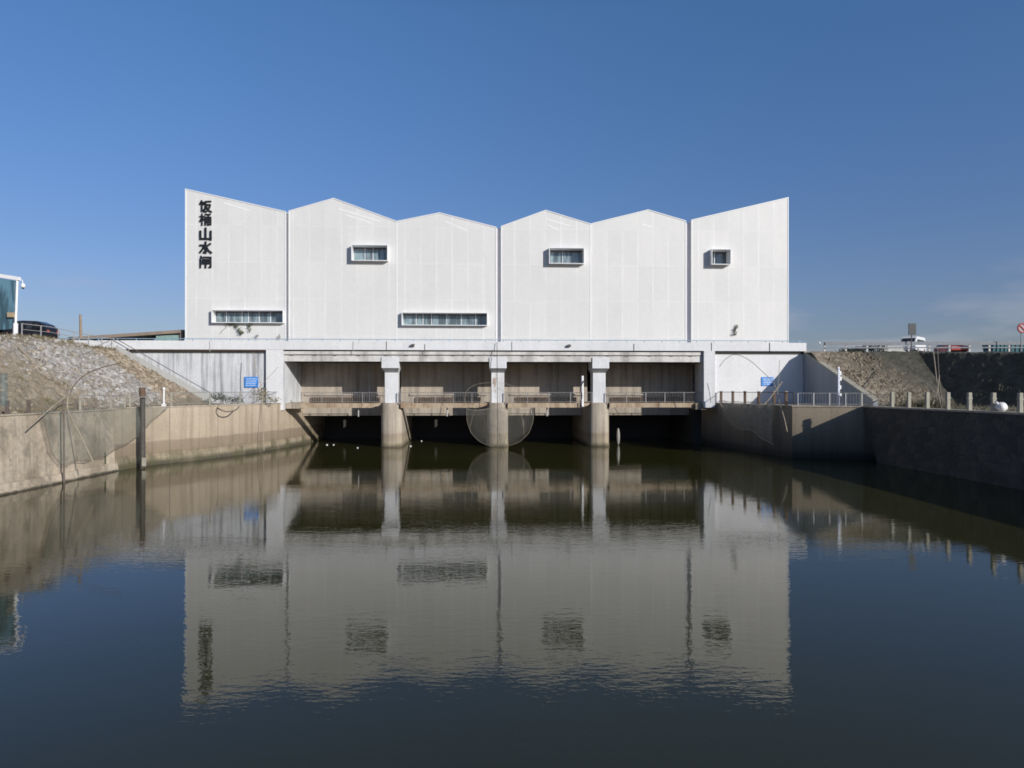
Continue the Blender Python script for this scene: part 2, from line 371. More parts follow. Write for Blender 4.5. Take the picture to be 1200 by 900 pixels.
# ------------------------------------------------------------------ mesh helper
class MB:
    def __init__(s, xf=None): s.v = []; s.f = []; s.xf = xf
    def add(s, vs, fs):
        o = len(s.v)
        s.v += [tuple(s.xf(*p)) if s.xf else tuple(p) for p in vs]
        s.f += [tuple(i+o for i in f) for f in fs]; return s
    def box(s, x0, x1, y0, y1, z0, z1):
        vs = [(x, y, z) for z in (z0, z1) for y in (y0, y1) for x in (x0, x1)]
        return s.add(vs, [(0,2,3,1),(4,5,7,6),(0,1,5,4),(2,6,7,3),(0,4,6,2),(1,3,7,5)])
    def hexa(s, b, t):          # two quads, bottom and top, same order
        return s.add(list(b)+list(t), [(3,2,1,0),(4,5,6,7),(0,1,5,4),(1,2,6,5),(2,3,7,6),(3,0,4,7)])
    def prism(s, poly, a, b, axis='y'):     # polygon (p, q) extruded from a to b along an axis
        mk = {'y': lambda p, q, t: (p, t, q), 'x': lambda p, q, t: (t, p, q), 'z': lambda p, q, t: (p, q, t)}[axis]
        n = len(poly)
        vs = [mk(p, q, a) for p, q in poly]+[mk(p, q, b) for p, q in poly]
        fs = [tuple(range(n)), tuple(range(2*n-1, n-1, -1))]+[(i, i+n, (i+1) % n+n, (i+1) % n) for i in range(n)]
        return s.add(vs, fs)
    def tube(s, pts, r, n=8, cap=True):
        pts = [Vector(p) for p in pts]; rs = r if isinstance(r, (list, tuple)) else [r]*len(pts)
        vs = []; fs = []
        up_ = Vector((0, 0, 1)); prev = None
        for i, p in enumerate(pts):
            d = (pts[min(i+1, len(pts)-1)]-pts[max(i-1, 0)]).normalized()
            a = d.cross(up_ if abs(d.z) < .95 else Vector((1, 0, 0))).normalized()
            if prev is not None and a.dot(prev) < 0: a = -a
            prev = a; b = d.cross(a)
            for k in range(n):
                t = 2*math.pi*k/n; vs.append(tuple(p+(a*math.cos(t)+b*math.sin(t))*rs[i]))
        for i in range(len(pts)-1):
            for k in range(n): fs.append((i*n+k, i*n+(k+1) % n, (i+1)*n+(k+1) % n, (i+1)*n+k))
        if cap: fs += [tuple(range(n))[::-1], tuple(range((len(pts)-1)*n, len(pts)*n))]
        return s.add(vs, fs)
    def grid(s, fn, nu, nv, close_v=False):
        vs = [fn(i/nu, j/nv) for j in range(nv+1) for i in range(nu+1)]
        fs = [(j*(nu+1)+i, j*(nu+1)+i+1, (j+1)*(nu+1)+i+1, (j+1)*(nu+1)+i) for j in range(nv) for i in range(nu)]
        return s.add(vs, fs)
    def ball(s, c, rx, ry, rz, nu=16, nv=10, fn=None):
        def g(a, b):
            th = 2*math.pi*a; ph = math.pi*b
            k = fn(th, ph) if fn else 1
            return (c[0]+rx*k*math.sin(ph)*math.cos(th), c[1]+ry*k*math.sin(ph)*math.sin(th), c[2]-rz*k*math.cos(ph))
        return s.grid(g, nu, nv)
    def build(s, name, mat, parent=None, smooth=False, origin=None, bevel=0):
        if parent is not None: origin = ORG[parent.name]
        o3 = Vector(origin or (0, 0, 0))
        me = bpy.data.meshes.new(name)
        me.from_pydata([tuple(Vector(p)-o3) for p in s.v], [], s.f); me.validate(); me.update()
        me.materials.append(mat)
        if smooth: me.polygons.foreach_set('use_smooth', [True]*len(me.polygons))
        ob = bpy.data.objects.new(name, me); COL.objects.link(ob)
        if parent is not None: ob.parent = parent
        else: ob.location = o3
        ORG[ob.name] = tuple(o3)
        import bmesh as _b
        bm = _b.new(); bm.from_mesh(me); _b.ops.recalc_face_normals(bm, faces=bm.faces); bm.to_mesh(me); bm.free()
        if bevel:
            md = ob.modifiers.new('bevel', 'BEVEL'); md.width = bevel; md.segments = 2; md.limit_method = 'ANGLE'; md.angle_limit = R(40)
        return ob
ORG = {}
def thing(name, label, cat, loc=(0, 0, 0), group=None):
    o = bpy.data.objects.new(name, None); COL.objects.link(o); o.location = loc
    o.empty_display_size = .3
    o['label'] = label; o['category'] = cat
    if group: o['group'] = group
    ORG[o.name] = tuple(loc); return o
def tag(o, label, cat, group=None, kind=None):
    if label: o['label'] = label
    if cat: o['category'] = cat
    if group: o['group'] = group
    if kind: o['kind'] = kind
    return o
def structure(o): o['kind'] = 'structure'; return o
def copy_tree(o, loc, label=None, rotz=None):
    c = o.copy(); COL.objects.link(c); c.location = loc
    if rotz is not None: c.rotation_euler = (0, 0, rotz)
    if label: c['label'] = label
    for ch in list(o.children):
        d = ch.copy(); COL.objects.link(d); d.parent = c
        for g in list(ch.children):
            e = g.copy(); COL.objects.link(e); e.parent = d
    return c

def cat_curve(pts, n=6):
    """smooth curve through points"""
    P = [Vector(p) for p in pts]; out = []
    for i in range(len(P)-1):
        p0, p1, p2, p3 = P[max(i-1, 0)], P[i], P[i+1], P[min(i+2, len(P)-1)]
        for k in range(n):
            t = k/n
            out.append(.5*((2*p1)+(p2-p0)*t+(2*p0-5*p1+4*p2-p3)*t*t+(3*p1-3*p2+p3-p0)*t**3))
    out.append(P[-1]); return out
def lerp_tab(tab, x):
    if x <= tab[0][0]: return tab[0][1]
    for (a, b), (c, d) in zip(tab, tab[1:]):
        if x <= c: return b+(d-b)*(x-a)/(c-a)
    return tab[-1][1]
def smooth(a, b, x):
    t = min(1, max(0, (x-a)/(b-a))); return t*t*(3-2*t)

# ================================================================== SETTING
# water
structure(MB().box(-42, 42, -130, 92, -.6, 0).build('canal_water', MT['water']))
# far ground, one sheet with the basin left open
g = MB()
Zg = 9.2
for x0, x1, y0, y1 in ((-4000, 4000, 90, 5000), (-4000, -57, -130, 90), (62, 4000, 69.6, 90), (-4000, 4000, -4000, -135)):
    g.add([(x0,y0,Zg),(x1,y0,Zg),(x1,y1,Zg),(x0,y1,Zg)], [(0,1,2,3)])
g.add([(62,-135,5.6),(62,0,5.65),(62,69.6,Zg),(4000,69.6,Zg),(4000,-135,5.6)], [(0,1,2,3,4)])
g.add([(-60,-135,Zg),(62,-135,Zg),(45,-128,-1),(-45,-128,-1)], [(0,1,2,3)])
structure(g.build('ground', MT['ground']))
rd = MB(); rd.add([(28.6,70.3,9.215),(62,73,9.3),(62,90,9.3),(27.6,90,9.215)], [(0,1,2,3)])
rd.add([(-57,67.9,9.3),(-36.0,68.2,9.3),(-32,90,9.3),(-57,90,9.3)], [(0,1,2,3)])
structure(rd.build('road', MT['asphalt']))

# canal wall lines (x, y) at the water
LW = [(-27.0,-128), (-27.1,38), (-27.25,48.8), (-26.7,52), (-25.5,54.6), (-24.2,57.6), (-22.9,62), (-22.0,66.5), (-21.5,70), (-21.3,74), (-21.2,82)]
RW = [(19.2,80), (19.5,73), (21.3,63.5), (22.9,58.0), (27.85,56.3), (29.9,55.6)]
RM = [(27.85,56.2), (27.7,52.2), (28.25,39.2), (28.6,30), (28.6,-128)]
TOPL = 4.22; TOPR = 4.15
def wall_strip(pts, zt, thick, z0=-1.5, side=1, cope=.0, batter=0.0):
    """wall along a plan polyline: front face on the line, body behind it"""
    m = MB(); n = len(pts); P = [Vector((*p, 0)) for p in pts]
    nor = []
    for i in range(n):
        d = (P[min(i+1, n-1)]-P[max(i-1, 0)]).normalized(); nor.append(Vector((d.y, -d.x, 0))*side)
    vs = []
    for p, q in zip(P, nor):
        f0 = p-q*0; f1 = p+q*batter; b = p+q*thick
        vs += [(f0.x, f0.y, z0), (f1.x, f1.y, zt), (b.x, b.y, zt), (b.x, b.y, z0)]
    fs = []
    for i in range(n-1):
        for k in range(4): fs.append((i*4+k, i*4+(k+1) % 4, i*4+4+(k+1) % 4, i*4+4+k))
    fs += [(0,1,2,3), tuple(n*4-4+k for k in (3,2,1,0))]
    return m.add(vs, fs), nor
def densify(pts, step=1.2, ymin=-200):
    out = []
    for (a, b), (c, d) in zip(pts, pts[1:]):
        L = math.hypot(c-a, d-b); n = max(1, min(int(L/step), 60))
        for k in range(n): out.append((a+(c-a)*k/n, b+(d-b)*k/n))
    out.append(pts[-1]); return out
def spline2(pts, n=5): return [(p.x, p.y) for p in cat_curve([(*p, 0) for p in pts], n)]

# left walls: rough plastered one near the camera, poured concrete one by the sluice
lw_near = [p for p in LW if p[1] <= 48.9]
lw_far = spline2([p for p in LW if p[1] >= 48.8], 14)
cw = thing('canal_wall', 'rough patched beige plaster canal wall along the sunlit bank with pale footing', 'canal wall', (-27.1, 30, 0))
m, _ = wall_strip(lw_near, 4.15, 1.2, side=-1, batter=.12); m.build('wall_face', MT['plaster'], cw)
# pale sloping footing
m = MB()
for (a, b), (c, d) in zip(lw_near, lw_near[1:]):
    m.hexa([(a-.1,b,-1.2),(a+.55,b,-1.2),(c+.55,d,-1.2),(c-.1,d,-1.2)], [(a-.1,b,.62),(a+.12,b,.52),(c+.12,d,.52),(c-.1,d,.62)])
m.build('footing', MT['plaster'], cw)
m, _ = wall_strip([(x-.05, y) for x, y in lw_near], 4.24, 1.3, z0=4.16, side=-1); m.build('coping', MT['plaster'], cw)
cw2 = thing('canal_wall', 'tall curved concrete canal wall with brown tide bands beside the sluice', 'canal wall', (-24, 58, 0))
m, _ = wall_strip(lw_far, TOPL, .9, side=-1); m.build('wall_face', MT['banded'], cw2)
m, _ = wall_strip([(x+.07, y-.03) for x, y in lw_far], .70, .3, side=-1); m.build('footing', MT['banded'], cw2)
m, _ = wall_strip([(x+.05, y-.02) for x, y in lw_far], TOPL+.10, 1.0, z0=TOPL+.004, side=-1); m.build('coping', MT['pier'], cw2)
# right walls
cw3 = thing('canal_wall', 'shaded concrete wing wall with a sunlit corner right of the gates', 'canal wall', (22, 62, 0))
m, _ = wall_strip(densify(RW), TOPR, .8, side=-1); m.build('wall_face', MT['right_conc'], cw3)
m, _ = wall_strip([(x-.05, y-.04) for x, y in RW], TOPR+.12, .95, z0=TOPR+.004, side=-1); m.build('coping', MT['pier'], cw3)
cw4 = thing('canal_wall', 'long dark stone masonry canal wall in shade along the right bank', 'canal wall', (28, 40, 0))
m = MB()
n_ = len(RM); bt = [.0, .35, .5, .5, .5]
top = [(x+b_, y) for (x, y), b_ in zip(RM, bt)]
vs = []
for (x, y), (a, b) in zip(RM, top): vs += [(x-.0, y, -1.5), (a, b, TOPR), (a+1.2, b, TOPR), (x+1.6, y, -1.5)]
vs[0] = (27.74, 53.2, -1.5); vs[3] = (29.5, 54.0, -1.5); vs[2] = (29.2, 55.6, TOPR)
vs[4] = (27.76, 51.6, -1.5)
fs = []
for i in range(n_-1):
    for k in range(4): fs.append((i*4+k, i*4+(k+1) % 4, i*4+4+(k+1) % 4, i*4+4+k))
fs += [(0,1,2,3)]
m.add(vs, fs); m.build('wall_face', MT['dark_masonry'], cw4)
m = MB(); 
for (a, b), (c, d) in zip(top, top[1:]):
    m.hexa([(a-.06,b,TOPR+.004),(a+1.1,b,TOPR+.004),(c+1.1,d,TOPR+.004),(c-.06,d,TOPR+.004)], [(a-.06,b,TOPR+.12),(a+1.1,b,TOPR+.12),(c+1.1,d,TOPR+.12),(c-.06,d,TOPR+.12)])
m.build('coping', MT['pier'], cw4)

# embankments ---------------------------------------------------------
def lwx(y):        # left wall front x at y
    return lerp_tab(sorted([(b, a) for a, b in LW]), y)
XT = [(-130,-30.2), (38,-30.0), (52,-30.0), (60,-29.6), (64,-28.6), (67.5,-28.0)]
XC = [(-130,-37.0), (38,-36.6), (52,-36.4), (68,-36.9)]
def zl(x, y):
    t, c = lerp_tab(XT, y), lerp_tab(XC, y)
    h = 9.3+.30*math.exp(-((y-56)/5)**2)
    if x > t: return 4.18
    if y > 65.0 and x > c: h -= .5*smooth(65.0, 65.8, y)
    if x < c: return h+.10*smooth(0, 6, c-x)-.25*smooth(57, 68, y)*smooth(0, 2, c-x)
    k = (t-x)/(t-c); k = k+.05*math.sin(k*math.pi)
    return 4.18+(h-4.18)*k
def bump_l(x, y, z):
    t = lerp_tab(XT, y)
    on = smooth(-.3, .8, t-x)
    b = .10*noise.fractal(Vector((x*.9, y*.9, 1)), 1.0, 2.0, 4)
    d = noise.voronoi(Vector((x*1.9, y*1.9, z*1.9)))[0][0]
    b += on*(.14-.22*d)*.55
    b += .14*on*noise.noise(Vector((x*.35, y*.35, 7)))
    if y < 61.5:
        v1 = noise.voronoi(Vector((x*1.25, y*1.25, z*1.25)))[0]
        b += on*(.30*min(1, (v1[1]-v1[0])*1.6)-.16)*smooth(48.5, 52, y+(z-6.5)*1.1)
        b += .12*on*noise.fractal(Vector((x*2.1, y*1.6, 3)), .8, 2.1, 3)
    return b
m = MB()
ys = [-130, -90, -60, -30, 0, 15, 25]+[30+i*.2 for i in range(int((68.6-30)/.2)+1)]
NX = 74
rows = []
for y in ys:
    x0 = lwx(y)-.55; row = []
    for j in range(NX+1):
        k = j/NX
        x = x0+(-39-x0)*k/.86 if k <= .86 else -39-(k-.86)/.14*19
        z = zl(x, y)
        row.append((x, y, z+(bump_l(x, y, z) if -45 < x < x0-.3 and y > 26 else 0)))
    rows += row
fs = [(i*(NX+1)+j, i*(NX+1)+j+1, (i+1)*(NX+1)+j+1, (i+1)*(NX+1)+j) for i in range(len(ys)-1) for j in range(NX)]
m.add(rows, fs)
structure(m.build('embankment', MT['bank_left']))

WING0, WING1 = Vector((28.75, 70.3, 0)), Vector((29.6, 60.0, 0))
def zr(x, y):
    # the slope under the road faces the camera and is lit; the spur along the canal faces left
    za = 4.15+max(0, min(1, (y-61)/7.6))*5.05
    zc = max(5.7, 5.6+.0512*y)
    dist = (x-38.4)*.894+(y-61)*.447
    zb = 4.15+max(0, min(1, dist/3.9))*(zc-4.15)
    return max(za, zb)
m = MB()
ys = [-130, -90, -60, -30, 0, 15, 25]+[32+i*.2 for i in range(int((69.8-32)/.2)+1)]
NX = 120
rows = []
for y in ys:
    if y > 60: x0 = WING0.x+(WING1.x-WING0.x)*(70.3-y)/10.3
    elif y > 54.5: x0 = 29.6
    elif y > 50: x0 = 29.0
    else: x0 = lerp_tab([(-128,29.4),(30,29.4),(39.2,29.1),(54,28.6)], y)
    for j in range(NX+1):
        k = j/NX
        x = x0+(52-x0)*k/.93 if k <= .93 else 52+(k-.93)/.07*10.2
        z = zr(x, y)
        if y > 30 and x > x0+.2 and x < 60:
            on = smooth(4.2, 4.8, z)
            z += .06*noise.fractal(Vector((x*.9, y*.9, 5)), 1.0, 2.0, 4)+on*(.13-.22*noise.voronoi(Vector((x*1.7, y*1.7, z*1.7)))[0][0])*.6+.12*on*noise.noise(Vector((x*.4, y*.4, 3)))
        rows.append((x, y, z))
fs = [(i*(NX+1)+j, i*(NX+1)+j+1, (i+1)*(NX+1)+j+1, (i+1)*(NX+1)+j) for i in range(len(ys)-1) for j in range(NX)]
m.add(rows, fs)
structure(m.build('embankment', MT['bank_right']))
# paved ledge behind the right wing wall
m = MB(); m.add([(19.8,80,TOPR+.03),(20.2,73,TOPR+.03),(21.9,63.7,TOPR+.03),(23.5,58.3,TOPR+.03),(27.9,56.8,TOPR+.03),(29.9,55.8,TOPR+.03),(29.9,60.5,TOPR+.03),(29.2,72,TOPR+.03)], [tuple(range(8))])
structure(m.build('path', MT['pier']))

# ================================================================== SLUICE
ZP = 4.27; ZGB = 8.25; ZFB = 9.33; ZFT = 10.15
UL0, UL1 = up(312, -.6), up(332, -.6)
UR0, UR1 = up(825, -.75), up(838, -.75)
V_B = 4.7
# --- piers
pc = [up(458, 0), up(583.5, 0), up(703, 0)]
plab = ['weathered bridge pier standing nearest the sunlit left abutment', 'bridge pier with rust streaks, a rope and a dip net hanging before it',
        'bridge pier with a tall white pipe and a dirty float beside it']
for i, uc in enumerate(pc):
    t = thing('bridge_pier', plab[i], 'bridge pier', D(uc, 1, 0), 'piers between the gate openings')
    w = 1.02
    poly = [(uc+w, 14), (uc+w, .8)]
    poly += [(uc+w*math.cos(a), .8-.8*math.sin(a)**.8) for a in [math.pi*k/14 for k in range(1, 14)]]
    poly += [(uc-w, .8), (uc-w, 14)]
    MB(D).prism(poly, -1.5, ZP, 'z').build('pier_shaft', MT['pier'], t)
    p2 = [(uc+(a-uc)*1.05, b-.05 if b < 1 else b) for a, b in poly]
    MB(D).prism(p2, -1.5, .22+.1*i % .2, 'z').build('footing', MT['pier'], t)
    h = .63
    MB(D).box(uc-h, uc+h, .35, 1.85, ZP-.02, 7.22).build('column', MT['column_rust'] if i == 1 else MT['column'], t, bevel=.03)
    c = .82
    cap = MB(D).hexa([(uc-h,.352,7.2),(uc+h,.352,7.2),(uc+h,1.9,7.2),(uc-h,1.9,7.2)], [(uc-c,-.52,7.62),(uc+c,-.52,7.62),(uc+c,1.9,7.62),(uc-c,1.9,7.62)])
    cap.box(uc-c, uc+c, -.522, 1.9, 7.618, 8.66)
    cap.build('capital', MT['column'], t)
# --- abutments
t = thing('abutment', 'white rain-streaked abutment wall left of the gates with a projecting pilaster', 'abutment', D(-25, 0, 4))
MB(D).prism([(-46, 9.32), (-46, 3.5), (UL0, 3.5), (UL0, 9.32)], -.3, 1.2).build('wall_face', MT['white_wall'], t)
MB(D).box(UL0, UL1-.004, -.66, .9, 3.6, 9.325).build('pilaster', MT['white_clean'], t)
MB(D).prism([(UL1, -.55), (UL1-.6, -.5), (-23.4, 14), (up(353, V_B), 14), (up(353, V_B), V_B)], 3.7, ZGB, 'z').build('side_wall', MT['white_wall'], t)
t = thing('abutment', 'clean white abutment wall right of the gates crossed by a diagonal shadow', 'abutment', D(24, 0, 4))
MB(D).box(UR1, 28.9, -.35, 1.2, 3.8, 9.32).build('wall_face', MT['white_clean'], t)
MB(D).box(UR0, UR1+.002, -.75, .9, 3.8, 9.325).build('pilaster', MT['column'], t)
MB(D).prism([(UR0+.004, -.2), (UR0+.9, -.2), (21.5, 14), (19.0, 14), (up(822, 3), 3)], 3.6, ZGB, 'z').build('side_wall', MT['recess'], t)
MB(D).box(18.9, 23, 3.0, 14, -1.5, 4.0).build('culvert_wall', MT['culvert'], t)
# raised horizontal joint on that wall
MB(D).box(up(841, -.35), up(890, -.35), -.362, -.34, zp(860, 444, -.35)-.04, zp(860, 444, -.35)+.04).build('wall_joint', MT['recess'], t)
# wing wall stepping down from the right abutment
MT['wing'] = weathered('shade_toned_render', (.30, .335, .37), (.21, .235, .26), .4, scale=.25, streak_scale=1.2)  # white render, with the blue-grey of its shade put into the colour
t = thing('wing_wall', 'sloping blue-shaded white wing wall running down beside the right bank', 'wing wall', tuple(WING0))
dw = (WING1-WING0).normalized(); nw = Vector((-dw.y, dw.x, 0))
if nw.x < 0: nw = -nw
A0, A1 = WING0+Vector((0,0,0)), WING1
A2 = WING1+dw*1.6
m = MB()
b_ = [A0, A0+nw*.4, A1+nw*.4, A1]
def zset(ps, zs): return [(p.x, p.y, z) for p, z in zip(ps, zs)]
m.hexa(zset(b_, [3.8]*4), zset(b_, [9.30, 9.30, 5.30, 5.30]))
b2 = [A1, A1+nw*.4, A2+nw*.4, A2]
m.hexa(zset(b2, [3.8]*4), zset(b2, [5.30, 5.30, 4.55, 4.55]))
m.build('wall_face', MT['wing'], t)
m = MB(); b3 = [A0-nw*.06, A0+nw*.5, A2+nw*.5, A2-nw*.06]
m.hexa(zset(b3, [9.306,9.306,4.62,4.62]), zset(b3, [9.45,9.45,4.76,4.76])); m.build('coping', MT['post_conc'], t)

# --- breast walls with the gate openings
edges = [(up(353, V_B), pc[0]-1.0), (pc[0]+1.0, pc[1]-1.0), (pc[1]+1.0, pc[2]-1.0), (pc[2]+1.0, 19.0)]
blab = ['sunlit concrete gate wall in the bay against the left abutment', 'concrete gate wall between the leftmost pier and the netted pier',
        'concrete gate wall between the netted pier and the pier with the white pipe', 'mostly shaded concrete gate wall in the bay beside the right abutment']
for i, (a, b) in enumerate(edges):
    t = thing('gate_wall', blab[i], 'gate wall', D((a+b)/2, V_B, 3), 'concrete walls closing the bays')
    ov = .5
    ext = b+ov if i < 3 else b+.3
    MB(D).box(a-(0 if i == 0 else ov), ext, V_B, V_B+.8, 2.88, ZGB+.3).build('wall_face', MT['breast'], t)
    MB(D).box(a+.4, ext-.5, V_B-.18, V_B-.003, 4.95, 5.12).build('ledge', MT['breast'], t)
    # rusty stop-log rack along the foot
    mb = MB(D); k = a+1.0
    while k < b-.6:
        mb.box(k, k+.09, V_B-.22, V_B-.12, 4.28, 4.74); k += .19
    mb.box(a+1.0, b-.6, V_B-.115, V_B-.01, 4.25, 4.78)
    mb.build('rack', MT['rust'], t)
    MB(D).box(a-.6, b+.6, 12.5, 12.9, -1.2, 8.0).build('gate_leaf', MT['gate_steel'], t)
    if i in (0, 1, 2):     # hanging drain pipe under the walkway
        xx = [420, 524, 641][i]
        MB(D).tube([(up(xx, .5), .5, 3.9), (up(xx, .5), .5, 2.95)], .07).build('drain_pipe', MT['steel_pale'], t)
    if i == 0:
        MB(D).tube([(up(433, 3.6), 3.6, 4.3), (up(433, 3.6), 3.6, 8.2)], .09).build('riser_pipe', MT['steel_pale'], t)
# --- service walkway
t = thing('service_walkway', 'thin rust-stained concrete walkway slab running past the piers', 'walkway', D(0, .6, 4))
spans = [(up(352, 0), pc[0]-.95), (pc[0]+.95, pc[1]-.95), (pc[1]+.95, pc[2]-.95), (pc[2]+.95, up(826, 0))]
for a, b in spans:
    m = MB(D)
    m.prism([(a, ZP-.02), (a, 3.80), (a+.5, 3.80), (b-.9, 3.80), (b-.2, 4.02), (b, ZP-.02)], -.05, .7)
    m.build('slab', MT['slab'], t)
MB(D).box(up(327, -.3), up(352, 0)-.01, -.1, 3.0, 3.74, ZP-.03).build('landing', MT['pier'], t)
MB(D).box(up(805, -.2)+.8, up(842, -.2), -.4, 1.4, 3.6, ZP-.06).build('landing', MT['right_conc'], t)
# deck between piers and abutments
t = thing('bridge_deck', 'white deck parapet and girder carrying the gatehouse over the bays', 'bridge deck', D(0, 0, 9.3))
UF0, UF1 = -46.0, up(945, -.7)
MB(D).box(UF0, UF1, -.70, -.45, ZFB, ZFT).build('parapet', MT['fascia'], t)
MB(D).box(UF0, UF1-.05, -.449, 14, 9.05, 9.40).build('deck_slab', MT['culvert'], t)
MB(D).box(UF0+4, UL1, -.62, -.46, 9.25, ZFB-.004).build('drip_strip', MT['rust_pipe'], t)
MB(D).box(UL1+.02, UR0-.02, -.40, .6, ZGB, 8.84).build('girder', MT['girder'], t)
MB(D).box(UL1+.02, UR0-.02, -.46, .6, 8.91, 9.20).build('upper_girder', MT['girder'], t)
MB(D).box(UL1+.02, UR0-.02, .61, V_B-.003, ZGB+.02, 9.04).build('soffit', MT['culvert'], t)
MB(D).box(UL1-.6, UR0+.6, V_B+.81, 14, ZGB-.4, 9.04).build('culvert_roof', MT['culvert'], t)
MB(D).tube([(UL1+.1, -.47, 8.875), (UR0-.5, -.47, 8.875)], .035).build('service_pipe', MT['dark_pipe'], t)
x = UL1+.6
while x < UR0-.6:
    MB(D).box(x, x+.28, -.50, -.401, 8.80, 8.905).build('pipe_bracket', MT['dark_pipe'], t); x += random.choice([1.9, 2.2, 2.6])
zr_ = 10.34
MB(D).tube([(UF0, -.57, zr_), (UF1-.1, -.57, zr_)], .035).build('hand_rail', MT['blue_rail'], t)
x = UF0+.4
while x < UF1-.2: MB(D).box(x-.03, x+.03, -.60, -.54, ZFT-.002, zr_).build('rail_post', MT['blue_rail'], t); x += 1.72
for px, z0, z1, mt in ((246,ZFB-.2,ZFT,'steel'),(414,ZFB-.4,ZFT,'steel'),(453,ZFB,ZFT,'dark_pipe'),(498,ZFB-.3,9.9,'dark_pipe'),(600,ZFB,ZFT,'steel'),(743,ZFB,10.0,'dark_pipe'),(834,ZFB,ZFT,'steel'),(902,ZFB,ZFT,'dark_pipe')):
    u = up(px, -.72); MB(D).tube([(u, -.73, z0), (u, -.73, z1)], .028, 6).build('drain_spout', MT[mt], t)
# floodlights on the parapet
for k, (px, py, lb) in enumerate(((484, 404.5, 'small dark floodlight on the white parapet below the long window'), (667, 405, 'small dark floodlight on the white parapet right of the middle pier'))):
    u, z = up(px, -.8), zp(px, py, -.8)
    f = thing('floodlight', lb, 'floodlight', D(u, -.75, z), 'floodlights on the parapet')
    MB(D).hexa([(u-.16,-1.0,z-.10),(u+.14,-1.0,z-.10),(u+.14,-.85,z-.16),(u-.16,-.85,z-.16)], [(u-.16,-1.02,z+.02),(u+.14,-1.02,z+.02),(u+.14,-.85,z+.12),(u-.16,-.85,z+.12)]).build('lamp_body', MT['dark_pipe'], f)
    MB(D).tube([(u, -.86, z), (u+.05, -.70, z+.02), (u+.16, -.70, z+.10)], .025, 6).build('bracket', MT['dark_pipe'], f)

# --- gatehouse
VF = 1.0; ZB = 9.41
gh = thing('gatehouse', 'white zigzag-roofed sluice gatehouse clad in vertical metal panels', 'building', D(0, 6, 9.4))
def prof(px, py): return (up(px, VF), zp(px, py, VF))
vols = [[(217,222),(335,248.7)], [(338.2,248),(391,233),(465,260),(515,250),(582,267)], [(587,266),(639.5,247),(692,263),(759.5,246.5),(804,259.5)], [(810,258.5),(924,232)]]
VOL = []
for vi, pts in enumerate(vols):
    P = [prof(*p) for p in pts]
    poly = [(P[0][0], ZB)]+P+[(P[-1][0], ZB)]
    m = MB(D)
    # front as separate quads so that the zigzag stays planar
    m.prism(poly, VF, VF+12.5); VOL.append(m.build('cladding', MT['clad'], gh))
    r = MB(D); tt = .085
    for (a, b), (c, d) in zip(P, P[1:]):
        r.hexa([(a,VF-.05,b+.003),(c,VF-.05,d+.003),(c,VF+12.6,d+.003),(a,VF+12.6,b+.003)], [(a,VF-.05,b+tt),(c,VF-.05,d+tt),(c,VF+12.6,d+tt),(a,VF+12.6,b+tt)])
    r.build('roof', MT['trim'], gh)
    # bright corner strips
    for (a, b), sgn in ((P[0], 1), (P[-1], -1)):
        MB(D).box(min(a, a+sgn*.09), max(a, a+sgn*.09), VF-.035, VF-.002, ZB, b-.01).build('corner_trim', MT['trim'], gh)
    # vertical seam under each valley
for px, py in ((465, 260), (692, 263)):
    a, b = prof(px, py); MB(D).box(a-.05, a+.05, VF-.02, VF-.002, ZB, b-.02).build('valley_seam', MT['trim'], gh)
for a, b in ((334, 340), (581, 588), (803, 811.5)):
    ua, ub = up(a, VF+.5), up(b, VF+.5); zt = zp((a+b)/2, {334:252,581:268,803:262}[a], VF+.5)
    MB(D).box(ua, ub, VF+.34, VF+.7, ZB, zt).build('recess_panel', MT['recess'], gh)
# sloping struts faintly showing through the perforated metal below the ridges
for x0, y0, x1, y1 in ((397,244,445,259),(405,251,436,261),(522,259,548,270),(640,256,667,264),(642,263,655,269),(752,262,766,266),(262,237,292,246)):
    a, b = prof(x0, y0); c, d = prof(x1, y1)
    MB(D).hexa([(a,VF-.006,b-.10),(c,VF-.006,d-.10),(c,VF-.001,d-.10),(a,VF-.001,b-.10)], [(a,VF-.006,b+.02),(c,VF-.006,d+.02),(c,VF-.001,d+.02),(a,VF-.001,b+.02)]).build('strut', MT['clad_strip'] if 'clad_strip' in MT else MT['trim'], gh)
def cut(ob, lo, hi):
    c = MB(D).box(lo[0], hi[0], lo[1], hi[1], lo[2], hi[2]).build('cutter', MT['trim'])
    md = ob.modifiers.new('b', 'BOOLEAN'); md.operation = 'DIFFERENCE'; md.object = c; md.solver = 'EXACT'
    bpy.context.view_layer.update()
    ev = ob.evaluated_get(bpy.context.evaluated_depsgraph_get()); me = bpy.data.meshes.new_from_object(ev)
    ob.modifiers.clear(); me.materials.clear(); me.materials.append(MT['clad']); ob.data = me
    bpy.data.objects.remove(c)
